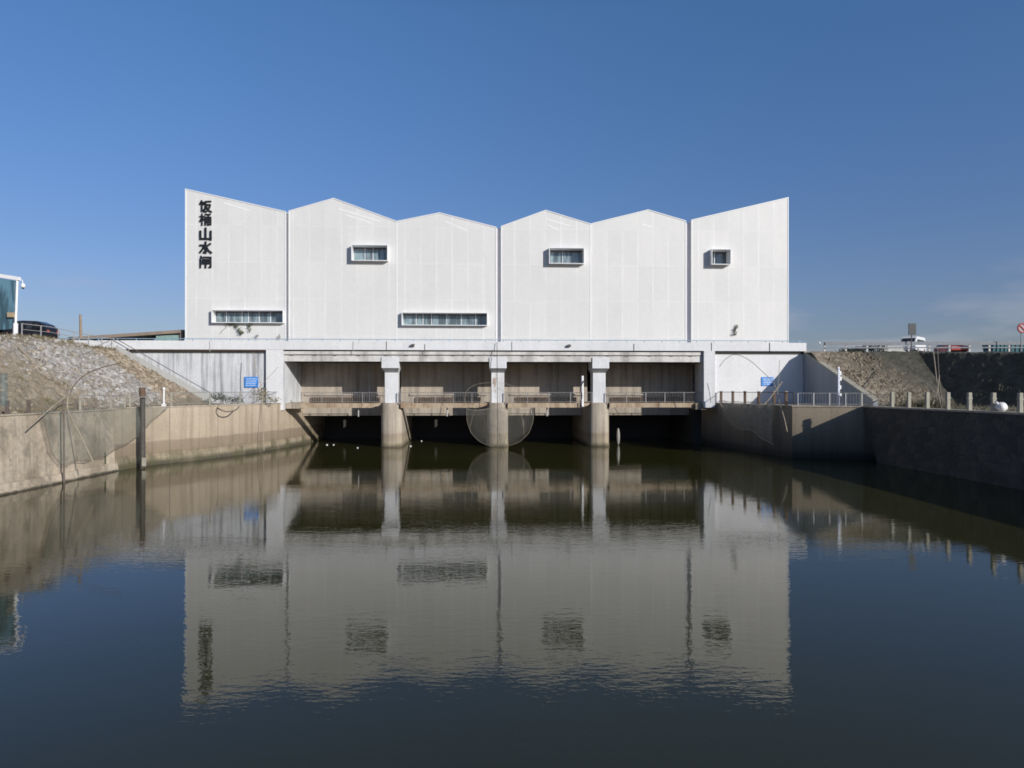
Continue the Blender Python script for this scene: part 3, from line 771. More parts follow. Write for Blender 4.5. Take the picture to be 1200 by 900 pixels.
def window(vol, x0, x1, y0, y1, dep, mull, glassm):
    VW = VF-dep
    u0, u1 = up(x0, VW), up(x1, VW); z1, z0 = zp((x0+x1)/2, y0, VW), zp((x0+x1)/2, y1, VW)
    th = .07; VE = VF+.62
    cut(vol, (u0+.004, VF-.4, z0+.004), (u1-.004, VF+1.4, z1-.004))
    m = MB(D)
    m.box(u0+.01, u1-.01, VW, VE, z1-th, z1-.01); m.box(u0+.01, u1-.01, VW, VE, z0+.01, z0+th)
    m.box(u0+.01, u0+th, VW+.002, VE-.003, z0+th, z1-th); m.box(u1-th, u1-.01, VW+.002, VE-.003, z0+th, z1-th)
    f = m.build('window', MT['trim'], gh)
    MB(D).box(u0+th, u1-th, VE-.08, VE-.02, z0+th, z1-th).build('pane', MT[glassm], f)
    for q in mull:
        uu = u0+(u1-u0)*q; MB(D).box(uu-.025, uu+.025, VE-.13, VE-.081, z0+th, z1-th).build('mullion', MT['trim'], f)
    MB(D).box(u0+th, u1-th, VE-.12, VE-.082, z1-th-.16, z1-th-.002).build('head_rail', MT['dark_pipe'], f)
    return f
window(VOL[0], 247.5, 332.0, 362.8, 378.5, .50, [.16,.38,.47,.62,.78], 'glass')
window(VOL[1], 470.5, 571.5, 365.8, 381.5, .50, [.16,.24,.34,.52,.69,.86], 'glass')
window(VOL[1], 411.5, 454.5, 286.5, 305.5, .62, [.33,.55], 'glass')
window(VOL[2], 643.5, 685.0, 290.0, 309.0, .62, [.42], 'glass')
window(VOL[3], 834.0, 857.0, 291.5, 310.0, .70, [.35], 'glass_dark')

# --- lettering
glyphs = [
 [[(18,98),(4,70)],[(12,84),(38,84),(34,68)],[(20,70),(20,8),(38,22)],[(92,93),(50,91)],[(50,92),(50,50),(40,4)],[(52,64),(88,64),(82,40),(56,4)],[(58,46),(74,20),(98,4)]],
 [[(4,76),(38,76)],[(21,98),(21,2)],[(20,70),(4,34)],[(22,66),(38,46)],[(48,94),(88,94),(70,80)],[(48,72),(48,4)],[(48,70),(92,70),(92,8),(82,8)],[(48,50),(92,50)],[(48,30),(92,30)],[(70,80),(70,4)]],
 [[(50,98),(50,10)],[(8,72),(8,8),(92,8)],[(92,72),(92,2)]],
 [[(50,98),(50,7),(36,11)],[(6,70),(38,70),(30,44),(6,12)],[(88,84),(58,60)],[(54,62),(72,28),(97,8)]],
 [[(12,98),(22,84)],[(8,78),(8,2)],[(32,90),(92,90),(92,5),(80,5)],[(28,70),(74,70),(74,36),(28,36),(28,70)],[(28,53),(74,53)],[(51,70),(51,2)]],
]
t = thing('sign_lettering', 'five black raised characters down the corner of the white gatehouse', 'sign', D(up(241, VF), VF-.1, zp(241, 275, VF)))
ytops = [235.2, 250.6, 267.4, 283.6, 300.2]
for gi, gl in enumerate(glyphs):
    u0, u1 = up(234.2, VF), up(248.6, VF); zt = zp(241, ytops[gi], VF); hgt = 1.13; wd = u1-u0
    m = MB(D); hw = {0: .062, 1: .052, 2: .085, 3: .08, 4: .06}[gi]; dd = 0
    for st in gl:
        for (a, b), (c, d) in zip(st, st[1:]):
            p, q = Vector((u0+wd*a/100, zt-hgt+hgt*b/100)), Vector((u0+wd*c/100, zt-hgt+hgt*d/100))
            e = (q-p).normalized(); nn = Vector((-e.y, e.x))*hw; e = e*hw*.8; dd += .002
            poly = [p-e+nn, p-e-nn, q+e-nn, q+e+nn]
            m.prism([(x.x, x.y) for x in poly], VF-.14-dd, VF-.03)
    m.build('character', MT['black'], t)

# --- blue signs on the abutments
for px0, px1, py0, py1, v, lb in ((286.5, 302.5, 441.5, 454, -.42, 'blue notice board on the stained white wall left of the pilaster'), (892.5, 906.5, 441.8, 452.2, -.42, 'blue notice board on the clean white wall beside the diagonal shadow')):
    u0, u1, z1, z0 = up(px0, v), up(px1, v), zp(px0, py0, v), zp(px0, py1, v)
    t = thing('notice_board', lb, 'sign', D((u0+u1)/2, v, z0), 'blue notice boards')
    MB(D).box(u0, u1, v, v+.07, z0, z1).build('board', MT['sign_blue'], t)
    rnd = random.Random(int(px0))
    for r_ in range(4):
        zz = z1-.16-r_*(z1-z0-.2)/4; x = u0+.14+rnd.random()*.1; m = MB(D); m.box(x, u1-.14, v-.006, v-.001, zz-.052, zz-.040)
        while x < u1-.2:
            w_ = .06+rnd.random()*.12; m.box(x, min(x+w_, u1-.08), v-.012, v-.001, zz-.09, zz); x += w_+.05
        m.build('lettering', MT['sign_white'], t)


# ================================================================== RAILINGS
def rail_run(parent, pts, zs, h, post_sp, bal_sp, mat, post_r=.035, matp=None, bal_r=.014, mid=False):
    """posts, two rails and balusters along a world polyline"""
    P = [Vector((p[0], p[1], z)) for p, z in zip(pts, zs)]
    L = [0]
    for a, b in zip(P, P[1:]): L.append(L[-1]+(b-a).length)
    def at(s):
        for i in range(len(P)-1):
            if s <= L[i+1]+1e-6: return P[i].lerp(P[i+1], (s-L[i])/max(1e-6, L[i+1]-L[i]))
        return P[-1]
    UPV = Vector((0, 0, 1))
    MB().tube([p+UPV*h for p in P], .03, 6).build('rail', mat, parent)
    MB().tube([p+UPV*(.12 if not mid else h*.55) for p in P], .022, 6).build('rail', mat, parent)
    n = max(1, round(L[-1]/post_sp))
    for k in range(n+1):
        p = at(L[-1]*k/n); MB().box(p.x-post_r, p.x+post_r, p.y-post_r, p.y+post_r, p.z-.1, p.z+h+.03).build('post', matp or mat, parent)
    if bal_sp:
        m = MB(); nb = int(L[-1]/bal_sp)
        for k in range(1, nb):
            p = at(L[-1]*k/nb); m.tube([p+UPV*.12, p+UPV*h], bal_r, 4, False)
        m.build('balusters', mat, parent)
rl = ['grey baluster railing in front of the sunlit bay by the left abutment', 'grey baluster railing between the leftmost pier and the netted pier',
      'grey baluster railing between the netted pier and the white pipe pier', 'grey baluster railing in front of the darkest bay']
bays = [(up(353, 0), pc[0]-.75), (pc[0]+.75, pc[1]-.75), (pc[1]+.75, pc[2]-.75), (pc[2]+.75, up(824, 0))]
for i, (a, b) in enumerate(bays):
    t = thing('railing', rl[i], 'railing', D((a+b)/2, 0, ZP), 'railings along the walkway')
    rail_run(t, [D(a, .05, 0)[:2], D(b, .05, 0)[:2]], [ZP-.02]*2, 1.02, 1.9, .16, MT['steel'])
# left wall railing
pl = [p for p in lw_far if 50.6 < p[1] < 68.6]; pl = [(x-.35, y) for x, y in pl]
t = thing('railing', 'long pale railing with concrete posts along the top of the curved wall', 'railing', (-25, 58, TOPL+.1))
rail_run(t, pl, [TOPL+.10]*len(pl), 1.02, 3.4, .17, MT['steel_dull'], .05, MT['post_conc'], bal_r=.010)
# short steel barrier on the left berm
t = thing('railing', 'short weathered barrier at the foot of the rubble bank', 'railing', (-28.2, 48, 4.2))
rail_run(t, [(-28.1, 46.2), (-27.6, 50.6)], [4.22, 4.25], .95, 1.45, .2, MT['steel_dull'], .05, MT['post_conc'], bal_r=.011)
# right wall railings and posts
pr = [(19.75, 72.2), (21.6, 63.7), (23.2, 58.4)]
t = thing('railing', 'thin rail fixed to rusty posts in front of the white right abutment', 'railing', (21.5, 65, TOPR+.12))
rail_run(t, pr, [TOPR+.12]*3, 1.05, 40, .22, MT['rust'], .03, bal_r=.009)
prototype = thing('railing_post', 'squat rust-stained post in the row before the white right abutment', 'post', (0, 0, 0), 'rusty posts on the wing wall')
MB().box(-.10, .10, -.10, .10, -.05, 1.10).build('post_shaft', MT['rust'], prototype, bevel=.015)
MB().box(-.12, .12, -.12, .12, 1.10, 1.16).build('post_cap', MT['post_conc'], prototype)
first = True
for px in (832.5, 845, 858.5, 873, 889, 907, 921):
    # along the wing wall
    for k in range(400):
        q = k/400; y = 73-(73-58.4)*q; x = lerp_tab(sorted([(b, a) for a, b in pr]), y)
        if 600+x*F/y >= px: break
    if first: prototype.location = (x, y, TOPR+.12); first = False
    else: copy_tree(prototype, (x, y, TOPR+.12))
t = thing('railing', 'pale steel railing along the sunlit corner below the white gauge', 'railing', (25.5, 56.6, TOPR+.12))
rail_run(t, [(23.4, 58.1), (27.9, 56.6)], [TOPR+.12]*2, 1.0, 1.35, .2, MT['steel_pale'], .035)
t = thing('railing', 'dense steel barrier panel at the end of the sunlit corner', 'railing', (28.3, 54.6, TOPR+.12))
rail_run(t, [(28.0, 56.9), (30.0, 56.2)], [TOPR+.10]*2, .95, 2.4, .12, MT['steel'], .06, MT['post_conc'])
# concrete posts on the masonry wall
cp = thing('concrete_post', 'pale concrete post standing on the dark masonry wall', 'post', (0, 0, 0), 'concrete posts along the masonry wall')
MB().box(-.11, .11, -.11, .11, -.1, 1.12).build('post_shaft', MT['post_conc'], cp, bevel=.02)
MB().box(-.125, .125, -.125, .125, .70, .80).build('post_band', MT['post_conc'], cp)
first = True
for px, py in ((1045.5,483), (1065,484), (1086.5,485), (1110.5,486.5), (1136,488), (1164,490), (1195.5,493)):
    for k in range(600):
        y = 54-k*.03; x = lerp_tab(sorted([(b, a+.45) for a, b in top]), y)
        if 600+x*F/y >= px: break
    if first: cp.location = (x, y, TOPR+.12); first = False
    else: copy_tree(cp, (x, y, TOPR+.12), 'pale concrete post standing next to the white sack' if px == 1164 else None)
# stubs on the near left wall
sp = thing('wall_stub', 'short blackened stub on the near plaster wall', 'post', (0, 0, 0), 'blackened stubs on the plaster wall')
MB().prism([(-.08,-.07),(.09,-.08),(.08,.09),(-.09,.08)], -.1, .78, 'z').build('stub_shaft', MT['bamboo_dark'], sp)
sp.location = (-27.6, 38.8, 4.2)
for o_, px in enumerate((50, 97, 118.5)):
    y = [40.6, 45.0, 47.2][o_]; copy_tree(sp, (-27.65, y, 4.2), rotz=.3*o_)
# crest railing on the left bank
t = thing('railing', 'thin white-posted railing along the crest of the left bank', 'railing', (-37, 60, 9.4))
cr = [(-37.0, 53.6), (-37.0, 57), (-37.1, 61), (-37.3, 66.6)]
rail_run(t, cr, [zl(x, y)+.05 for x, y in cr], .95, 2.2, 0, MT['steel_pale'], .03, mid=True)
# guardrail along the right road
t = thing('guardrail', 'white-posted two-beam guardrail along the road on the right crest', 'guardrail', (42, 71, 9.2))
ga, gb = Vector((30.9, 70.2, 9.2)), Vector((56.0, 74.2, 9.36))
for hz, hb in ((.42, .12), (.74, .34)):
    m = MB(); dx = (gb-ga).normalized(); q = Vector((dx.y, -dx.x, 0))
    a, b = ga+Vector((0,0,hz)), gb+Vector((0,0,hz+.12))
    m.hexa([a+q*.06, b+q*.06, b+q*.14, a+q*.14], [a+q*.06+Vector((0,0,hb)), b+q*.06+Vector((0,0,hb)), b+q*.14+Vector((0,0,hb)), a+q*.14+Vector((0,0,hb))])
    m.build('beam', MT['rail_grey'], t)
for k in range(12):
    p = ga.lerp(gb, k/11)
    MB().prism([(p.x-.09,p.y-.05),(p.x+.09,p.y-.05),(p.x+.09,p.y+.05),(p.x-.09,p.y+.05)], p.z-.1, p.z+1.12+.01*k, 'z').build('post', MT['steel_pale'], t)
tag(MB().ball((30.35, 70.1, 10.15), .10, .10, .12).build('reflector', MT['white_paint'], smooth=True, origin=(30.35,70.1,10.15)), 'small white round reflector at the start of the guardrail', 'reflector')

# ================================================================== LEFT SIDE
# stair down the end of the left bank, with its handrail
t = thing('staircase', 'concrete stair with a dark handrail descending beside the stained white wall', 'staircase', (-32.5, 67, 4.3))
n_ = 30; m = MB()
sa, sb = Vector((-36.7, 66.55, 9.32)), Vector((-28.2, 67.0, 4.3))
for k in range(n_):
    a = sa.lerp(sb, k/n_); b = sa.lerp(sb, (k+1)/n_)
    m.box(a.x, b.x+.02, a.y-.45, a.y+.75, b.z-.8, a.z-.04*0)
m.build('steps', MT['barrier'], t)
m = MB(); m.hexa([(sa.x,65.75,sa.z-.6),(sb.x,66.25,sb.z-.6),(sb.x,66.55,sb.z-.6),(sa.x,66.08,sa.z-.6)], [(sa.x,65.75,sa.z+.34),(sb.x,66.25,sb.z+.62),(sb.x,66.55,sb.z+.62),(sa.x,66.08,sa.z+.34)])
m.build('stringer', MT['barrier'], t)
hr = [Vector((sa.x-.3, 65.9, sa.z+1.1)), Vector((sb.x, 66.4, sb.z+.95)), Vector((sb.x+.3, 66.4, sb.z+.4))]
MB().tube(hr, .035, 6).build('handrail', MT['dark_pipe'], t)
for k in range(7):
    p = hr[0].lerp(hr[1], k/6.3); MB().tube([p, p-Vector((0,0,.95))], .022, 6).build('baluster', MT['steel'], t)

# low building behind the left parapet
t = thing('low_building', 'low brown-roofed building behind the left parapet with a pale green strip', 'building', (-37, 71, 9.3))
a0, a1 = W(128, 392.5, 69.2), W(215.5, 386.5, 69.2)
m = MB(); m.hexa([(a0.x-4,69.0,a0.z-.55),(a1.x,69.0,a1.z-.30),(a1.x,74,a1.z-.30),(a0.x-4,74,a0.z-.55)], [(a0.x-4,69.0,a0.z-.25),(a1.x,69.0,a1.z),(a1.x,74,a1.z),(a0.x-4,74,a0.z-.25)]); m.build('roof', MT['brown_roof'], t)
MB().box(a0.x-3.5, a1.x-.30, 69.35, 73.5, 9.2, a0.z-.5).build('wall', MT['barrier'], t)
MB().box(W(183,390,69.3).x, a1.x-.34, 69.28, 69.34, 9.6, a1.z-.5).build('window', MT['green_glass'], t)
MB().box(a1.x-.32, a1.x-.05, 69.05, 69.34, 9.2, a1.z-.28).build('corner_post', MT['brown_roof'], t)

# glass canopy and camera at the left edge
t = thing('glass_canopy', 'blue glazed canopy with a white post and beam at the left edge', 'canopy', (-38.6, 55, 9.5))
b0 = W(18, 392.5, 55); tp = W(20.3, 327, 55)
MB().tube([(b0.x, 55, b0.z-.3), (b0.x+.02, 55, b0.z+.9)], .17, 10).build('post_base', MT['white_paint'], t)
MB().tube([(b0.x+.02, 55, b0.z+.8), (tp.x, 55, tp.z)], .085, 10).build('post', MT['white_paint'], t)
MB().hexa([(tp.x-14,55.3,tp.z+2.1),(tp.x+.15,54.9,tp.z-.12),(tp.x+.15,55.2,tp.z-.12),(tp.x-14,55.6,tp.z+2.1)], [(tp.x-14,55.3,tp.z+2.45),(tp.x+.15,54.9,tp.z+.16),(tp.x+.15,55.2,tp.z+.16),(tp.x-14,55.6,tp.z+2.45)]).build('beam', MT['white_paint'], t)
MB().hexa([(tp.x-14,55.4,9.2),(tp.x-.1,55.02,10.3),(tp.x-.1,55.08,10.3),(tp.x-14,55.46,9.2)], [(tp.x-14,55.4,tp.z+2.08),(tp.x-.1,55.02,tp.z-.14),(tp.x-.1,55.08,tp.z-.14),(tp.x-14,55.46,tp.z+2.08)]).build('glass_panel', MT['blue_glass'], t)
MB().box(tp.x-.62, tp.x-.18, 54.75, 54.95, W(0,372,55).z, W(0,366.5,55).z).build('control_box', MT['bronze_box'], t)
c0 = W(28, 335, 55)
t = thing('security_camera', 'white dome camera on a short arm off the canopy post', 'security camera', tuple(c0))
MB().tube([(tp.x, 54.9, tp.z-.08), (c0.x-.05, 54.9, tp.z-.1), (c0.x, 54.9, c0.z+.15)], .03, 6).build('arm', MT['white_paint'], t)
MB().ball((c0.x, 54.9, c0.z), .16, .16, .20).build('dome', MT['white_paint'], t, smooth=True)
MB().ball((c0.x, 54.9, c0.z-.14), .11, .11, .12).build('lens', MT['car_glass'], t, smooth=True)
# marker pole
mk = MB().tube([W(94.8, 398, 66.5), W(94.0, 368.5, 66.5)], [.13, .10], 8).build('marker_pole', MT['orange'], origin=tuple(W(94.8, 398, 66.5)))
tag(mk, 'lone weathered orange pole rising behind the left parapet', 'pole')

def car(name, label, loc, rotz, paint, L=4.6, Wd=1.8, Ht=1.5, suv=True, kind='car'):
    t = thing(name, label, kind, loc); zz = [0]
    k = L/4.6; hh = Ht
    prof_ = [(-2.28,.42),(-2.30,.72),(-2.1,.88),(-1.1,.98),(-.35,hh-.06),(.2,hh),(1.35,hh-.04),(1.95,hh-.30 if suv else hh-.5),(2.22,.98),(2.30,.62),(2.22,.36),(1.85,.30),(-1.9,.30)]
    def X(x, y, z): return (loc[0]+x*math.cos(rotz)-y*math.sin(rotz), loc[1]+x*math.sin(rotz)+y*math.cos(rotz), loc[2]+z)
    m = MB(X); hw = Wd/2
    def wid(z): return hw if z < .95 else hw-.28*(z-.95)/(hh-.95)
    n = len(prof_)
    vs = [(x*k, -wid(z), z) for x, z in prof_]+[(x*k, wid(z), z) for x, z in prof_]
    fs = [tuple(range(n)), tuple(range(2*n-1, n-1, -1))]+[(i, i+n, (i+1) % n+n, (i+1) % n) for i in range(n)]
    m.add(vs, fs).build('body', paint, t, bevel=.05)
    for sg in (-1, 1):
        for x0, x1, x2, x3 in ((-.92, .42, .42, -.30), (.50, 1.78, 1.42, .50)):
            z0, z1 = 1.0, hh-.14
            o0, o1 = sg*(wid(z0)+.012), sg*(wid(z1)+.012); i0, i1 = sg*(wid(z0)-.02), sg*(wid(z1)-.02)
            MB(X).hexa([(x0*k,o0,z0),(x1*k,o0,z0),(x1*k,i0,z0),(x0*k,i0,z0)], [(x3*k,o1,z1),(x2*k,o1,z1),(x2*k,i1,z1),(x3*k,i1,z1)]).build('window', MT['car_glass'], t)
    a = wid(1.0)-.08; b = wid(hh-.1)-.08
    MB(X).hexa([(-1.14*k,-a,1.0),(-1.14*k,a,1.0),(-1.0*k,a,1.0),(-1.0*k,-a,1.0)], [(-.47*k,-b,hh-.12),(-.47*k,b,hh-.12),(-.33*k,b,hh-.12),(-.33*k,-b,hh-.12)]).build('windscreen', MT['car_glass'], t)
    MB(X).hexa([(2.12*k,-a,1.05),(2.12*k,a,1.05),(2.24*k,a,1.05),(2.24*k,-a,1.05)], [(1.86*k,-b,hh-.3),(1.86*k,b,hh-.3),(1.98*k,b,hh-.3),(1.98*k,-b,hh-.3)]).build('rear_window', MT['car_glass'], t)
    for wx in (-1.42, 1.38):
        for sg in (-1, 1):
            w_ = MB(X).tube([(wx*k, sg*(hw-.20), .33), (wx*k, sg*(hw+.015), .33)], .33, 18).build('wheel', MT['rubber'], t)
            MB(X).tube([(wx*k, sg*(hw+.0), .33), (wx*k, sg*(hw+.022), .33)], .20, 14).build('rim', MT['steel_pale'], w_)
    for sg in (-1, 1):
        MB(X).box(-2.32*k, -2.2*k, sg*.62-.2, sg*.62+.2, .66, .80).build('headlight', MT['steel_pale'], t)
        MB(X).box(2.2*k, 2.31*k, sg*.68-.12, sg*.68+.12, .74, .92).build('tail_light', MT['car_red'], t)
    return t
car('parked_car', 'dark parked suv on the left crest behind the white canopy post', (-41.2, 60.0, 9.62), R(2), MT['car_black'], 4.8, 1.85, 1.72)
# right road vehicles
car('parked_car', 'red car glimpsed through the right guardrail', (47.6, 77.0, 9.3), R(82), MT['car_red'], 4.2, 1.8, 1.38, False)
def van(loc, rotz):
    t = thing('white_van', 'white van parked behind the guardrail beside the tall dark sign', 'van', loc)
    def X(x, y, z): return (loc[0]+x*math.cos(rotz)-y*math.sin(rotz), loc[1]+x*math.sin(rotz)+y*math.cos(rotz), loc[2]+z)
    pf = [(-2.35,.4),(-2.4,.85),(-2.0,1.05),(-1.45,1.75),(-1.1,1.92),(2.2,1.92),(2.35,1.7),(2.38,.4)]
    hw = .86; n = len(pf)
    vs = [(x, -hw+(.12 if z > 1 else 0), z) for x, z in pf]+[(x, hw-(.12 if z > 1 else 0), z) for x, z in pf]
    MB(X).add(vs, [tuple(range(n)), tuple(range(2*n-1, n-1, -1))]+[(i, i+n, (i+1) % n+n, (i+1) % n) for i in range(n)]).build('body', MT['car_white'], t, bevel=.05)
    for sg in (-1, 1):
        for x0, x1 in ((-1.55, -.75), (-.65, .65), (.75, 2.1)):
            MB(X).hexa([(x0,sg*.762,1.08),(x1,sg*.762,1.08),(x1,sg*.70,1.08),(x0,sg*.70,1.08)], [(x0+(.4 if x0 < -1 else 0),sg*.765,1.6),(x1,sg*.765,1.6),(x1,sg*.70,1.6),(x0+(.4 if x0 < -1 else 0),sg*.70,1.6)]).build('window', MT['car_glass'], t)
        for wx in (-1.5, 1.45):
            w_ = MB(X).tube([(wx, sg*.66, .32), (wx, sg*.88, .32)], .32, 16).build('wheel', MT['rubber'], t)
            MB(X).tube([(wx, sg*.87, .32), (wx, sg*.89, .32)], .19, 12).build('rim', MT['steel_pale'], w_)
    MB(X).hexa([(-2.06,-.62,1.12),(-2.06,.62,1.12),(-1.9,.62,1.12),(-1.9,-.62,1.12)], [(-1.55,-.6,1.72),(-1.55,.6,1.72),(-1.4,.6,1.72),(-1.4,-.6,1.72)]).build('windscreen', MT['car_glass'], t)
van((43.2, 76.6, 9.3), R(48))
bl = thing('concrete_barrier', 'pale concrete barrier block left of the white van', 'barrier', (40.2, 75.2, 9.3))
MB().prism([(-.35,0),(.35,0),(.28,.25),(.14,.45),(.12,.92),(-.12,.92),(-.14,.45),(-.28,.25)], 39.2, 41.6, 'x').v
m = MB(lambda x, y, z: (x, 75.2+y, 9.3+z)); m.prism([(-.35,0),(.35,0),(.28,.25),(.14,.45),(.12,.86),(-.12,.86),(-.14,.45),(-.28,.25)], 38.9, 41.7, 'x').build('block', MT['barrier'], bl)
# teal skips
def skip(loc, label, L):
    t = thing('teal_container', label, 'container', loc, 'teal containers by the road')
    X = lambda x, y, z: (loc[0]+x, loc[1]+y, loc[2]+z)
    m = MB(X); h = L/2
    m.hexa([(-h+.12,-.7,.22),(h-.12,-.7,.22),(h-.12,.7,.22),(-h+.12,.7,.22)], [(-h,-.85,1.25),(h,-.85,1.25),(h,.85,1.25),(-h,.85,1.25)]); m.build('tub', MT['teal'], t)
    m = MB(X)
    for k in range(int(L/.5)+1):
        x = -h+.15+k*(L-.3)/int(L/.5); m.hexa([(x-.04,-.80,.3),(x+.04,-.80,.3),(x+.04,-.6,.3),(x-.04,-.6,.3)], [(x-.04,-.92,1.2),(x+.04,-.92,1.2),(x+.04,-.7,1.2),(x-.04,-.7,1.2)])
    m.build('ribs', MT['teal'], t)
    MB(X).box(-h-.04, h+.04, -.93, .93, 1.252, 1.34).build('rim', MT['dark_pipe'], t)
    MB(X).box(-h+.2, h-.2, -.75, .75, 0, .2).build('skid', MT['steel_pale'], t)
skip((52.9, 77.6, 9.35), 'shorter teal steel container seen between two guardrail posts', 2.0)
skip((55.9, 78.2, 9.35), 'longer teal steel container at the right end of the guardrail', 3.2)
# signs on the right crest
t = thing('road_sign', 'dark rectangular sign panel seen from behind above the guardrail', 'sign', (39.9, 71, 9.2))
s0, s1 = W(1064.5, 379, 71), W(1073.2, 392.5, 71)
MB().tube([(s0.x+.36, 71.1, 9.2), (s0.x+.36, 71.1, s0.z-.1)], .05, 8).build('post', MT['dark_pipe'], t)
MB().box(s0.x, s1.x, 70.95, 71.02, s1.z, s0.z).build('panel', MT['sign_back'], t)
m = MB(); [m.box(s0.x-.01, s1.x+.01, 71.021, 71.06, z, z+.06) for z in (s1.z+.2, s0.z-.3)]; m.build('brace', MT['dark_pipe'], t)
t = thing('prohibition_sign', 'round red-ringed prohibition sign at the right edge above the guardrail', 'sign', (51, 71.5, 9.3))
c = W(1197.5, 384.5, 71.5)
MB().tube([(c.x, 71.6, 9.3), (c.x, 71.6, c.z+.2)], .05, 8).build('post', MT['steel'], t)
MB().tube([(c.x, 71.45, c.z), (c.x, 71.5, c.z)], .50, 28).build('disc', MT['sign_disc'], t)
ring = [(c.x+.44*math.cos(a), 71.44, c.z+.44*math.sin(a)) for a in [2*math.pi*k/28 for k in range(29)]]
MB().tube(ring, .065, 6, False).build('ring', MT['car_red'], t)
MB().tube([(c.x-.3, 71.43, c.z+.3), (c.x+.3, 71.43, c.z-.3)], .055, 6).build('bar', MT['car_red'], t)

# white gauge on the right corner
GY = 57.4
gz0, gz1 = TOPR+.12, W(983, 430, GY).z
gx = 383*GY/F
t = thing('water_gauge', 'tall white water level gauge with small plates on the sunlit corner', 'gauge', (gx, GY, gz0))
MB().box(gx-.07, gx+.07, GY-.04, GY+.04, gz0, gz1).build('staff', MT['white_paint'], t)
m = MB(); rnd = random.Random(3)
for k in range(16):
    z = gz0+.15+k*.185; m.box(gx-.075, gx-.075+.06+.05*(k % 2), GY-.048, GY-.041, z, z+.07)
m.build('marks', MT['sign_blue'], t)
for k, (dx, z, w_, h_) in enumerate(((.07, 6.75, .13, .3), (.07, 6.3, .16, .3), (.07, 5.6, .12, .3), (.07, 5.0, .14, .3))):
    MB().box(gx+dx+.002, gx+dx+w_, GY-.03, GY+.01, z, z+h_).build('plate', MT['white_paint'], t)
# white sack
def lump(th, ph): return 1+.10*math.sin(3*th+1)*math.sin(ph)+.06*math.sin(5*th+ph*3)
sk = W(1174.5, 488, 42.5)
t = thing('sack', 'lumpy white sack lying on the masonry wall between two posts', 'sack', (sk.x, 42.5, TOPR+.1))
MB().ball((sk.x, 42.6, TOPR+.12+.26), .36, .30, .28, 20, 12, lump).build('bag', MT['sack'], t, smooth=True)
MB().tube([(sk.x-.22, 42.55, TOPR+.52), (sk.x-.34, 42.5, TOPR+.66), (sk.x-.38, 42.5, TOPR+.70)], [.10, .05, .09], 8).build('tied_neck', MT['sack'], t)

# ================================================================== NETS AND POLES
def sheet(fn, nu, nv): return MB().grid(fn, nu, nv)
# dip net in front of the middle pier
nu_ = pc[1]; nc = Vector(D(nu_+.05, -2.2, 0))
t = thing('dip_net', 'round dip net with bamboo hoops hanging in front of the rusty middle pier', 'fishing net', tuple(nc), 'fishing nets along the canal')
def bag(a, b):
    th = 2*math.pi*a; r = math.sqrt(max(0, 1-(1-b)**2)) if b < 1 else 1
    rx, ry = 3.15, 1.5
    prof_b = [(0,0.0), (.25,.58), (.5,.86), (.75,.99), (1,1.0)]
    rr = lerp_tab(prof_b, b)
    z = .10+3.75*(b**1.45)
    wob = 1+.03*math.sin(5*th+1)
    return (nc.x+rx*rr*wob*math.cos(th), nc.y+ry*rr*wob*math.sin(th), z-.25*math.sin(2*th)**2*b)
sheet(bag, 40, 14).build('netting', MT['net'], t, smooth=True)
m = MB(); m.tube([bag(k/48, 1.0) for k in range(49)], .013, 5, False); m.build('hoop', MT['bamboo'], t)
# side seams where the mesh gathers
for th in (.5, 0.0):
    m = MB(); m.tube([bag(th, q/14) for q in range(1, 15)], .013, 5); m.build('edge_cord', MT['bamboo'], t)
for pts in ([W(551,501,66.9), W(554,488,66.6), W(560,474,66.2), W(571,462,66), W(583,455,66)],
            [W(614,510,66.9), W(613,494,66.6), W(607,477,66.2), W(597,463,66), W(583,455,66)],
            [W(545,478,66), W(545,464,66), W(550,455,66), W(560,450,66), W(574,448.5,66), W(590,449,66), W(604,454,66), W(613,462,66)]):
    MB().tube(cat_curve(pts), .014, 6).build('bamboo_pole', MT['bamboo'], t)
rope = MB().tube([D(nu_-.12, -.9, 10.1), D(nu_-.12, -1.3, 7.6), D(nu_-.12, -1.9, 5.0), D(nu_-.1, -2.2, .25)], .028, 6)
tag(rope.build('rope', MT['rope'], origin=D(nu_, -1, 5)), 'dark rope hanging from the parapet down to the dip net', 'rope')
# twig of cable on the pier
tw = MB()
for pts in ([W(576,456,67.3),W(583,453.5,67.2),W(588,452.5,67.2)], [W(584,453,67.2),W(586,445,67.2)], [W(580,466,67.3),W(582,459,67.2)]): tw.tube(pts, .035, 5)

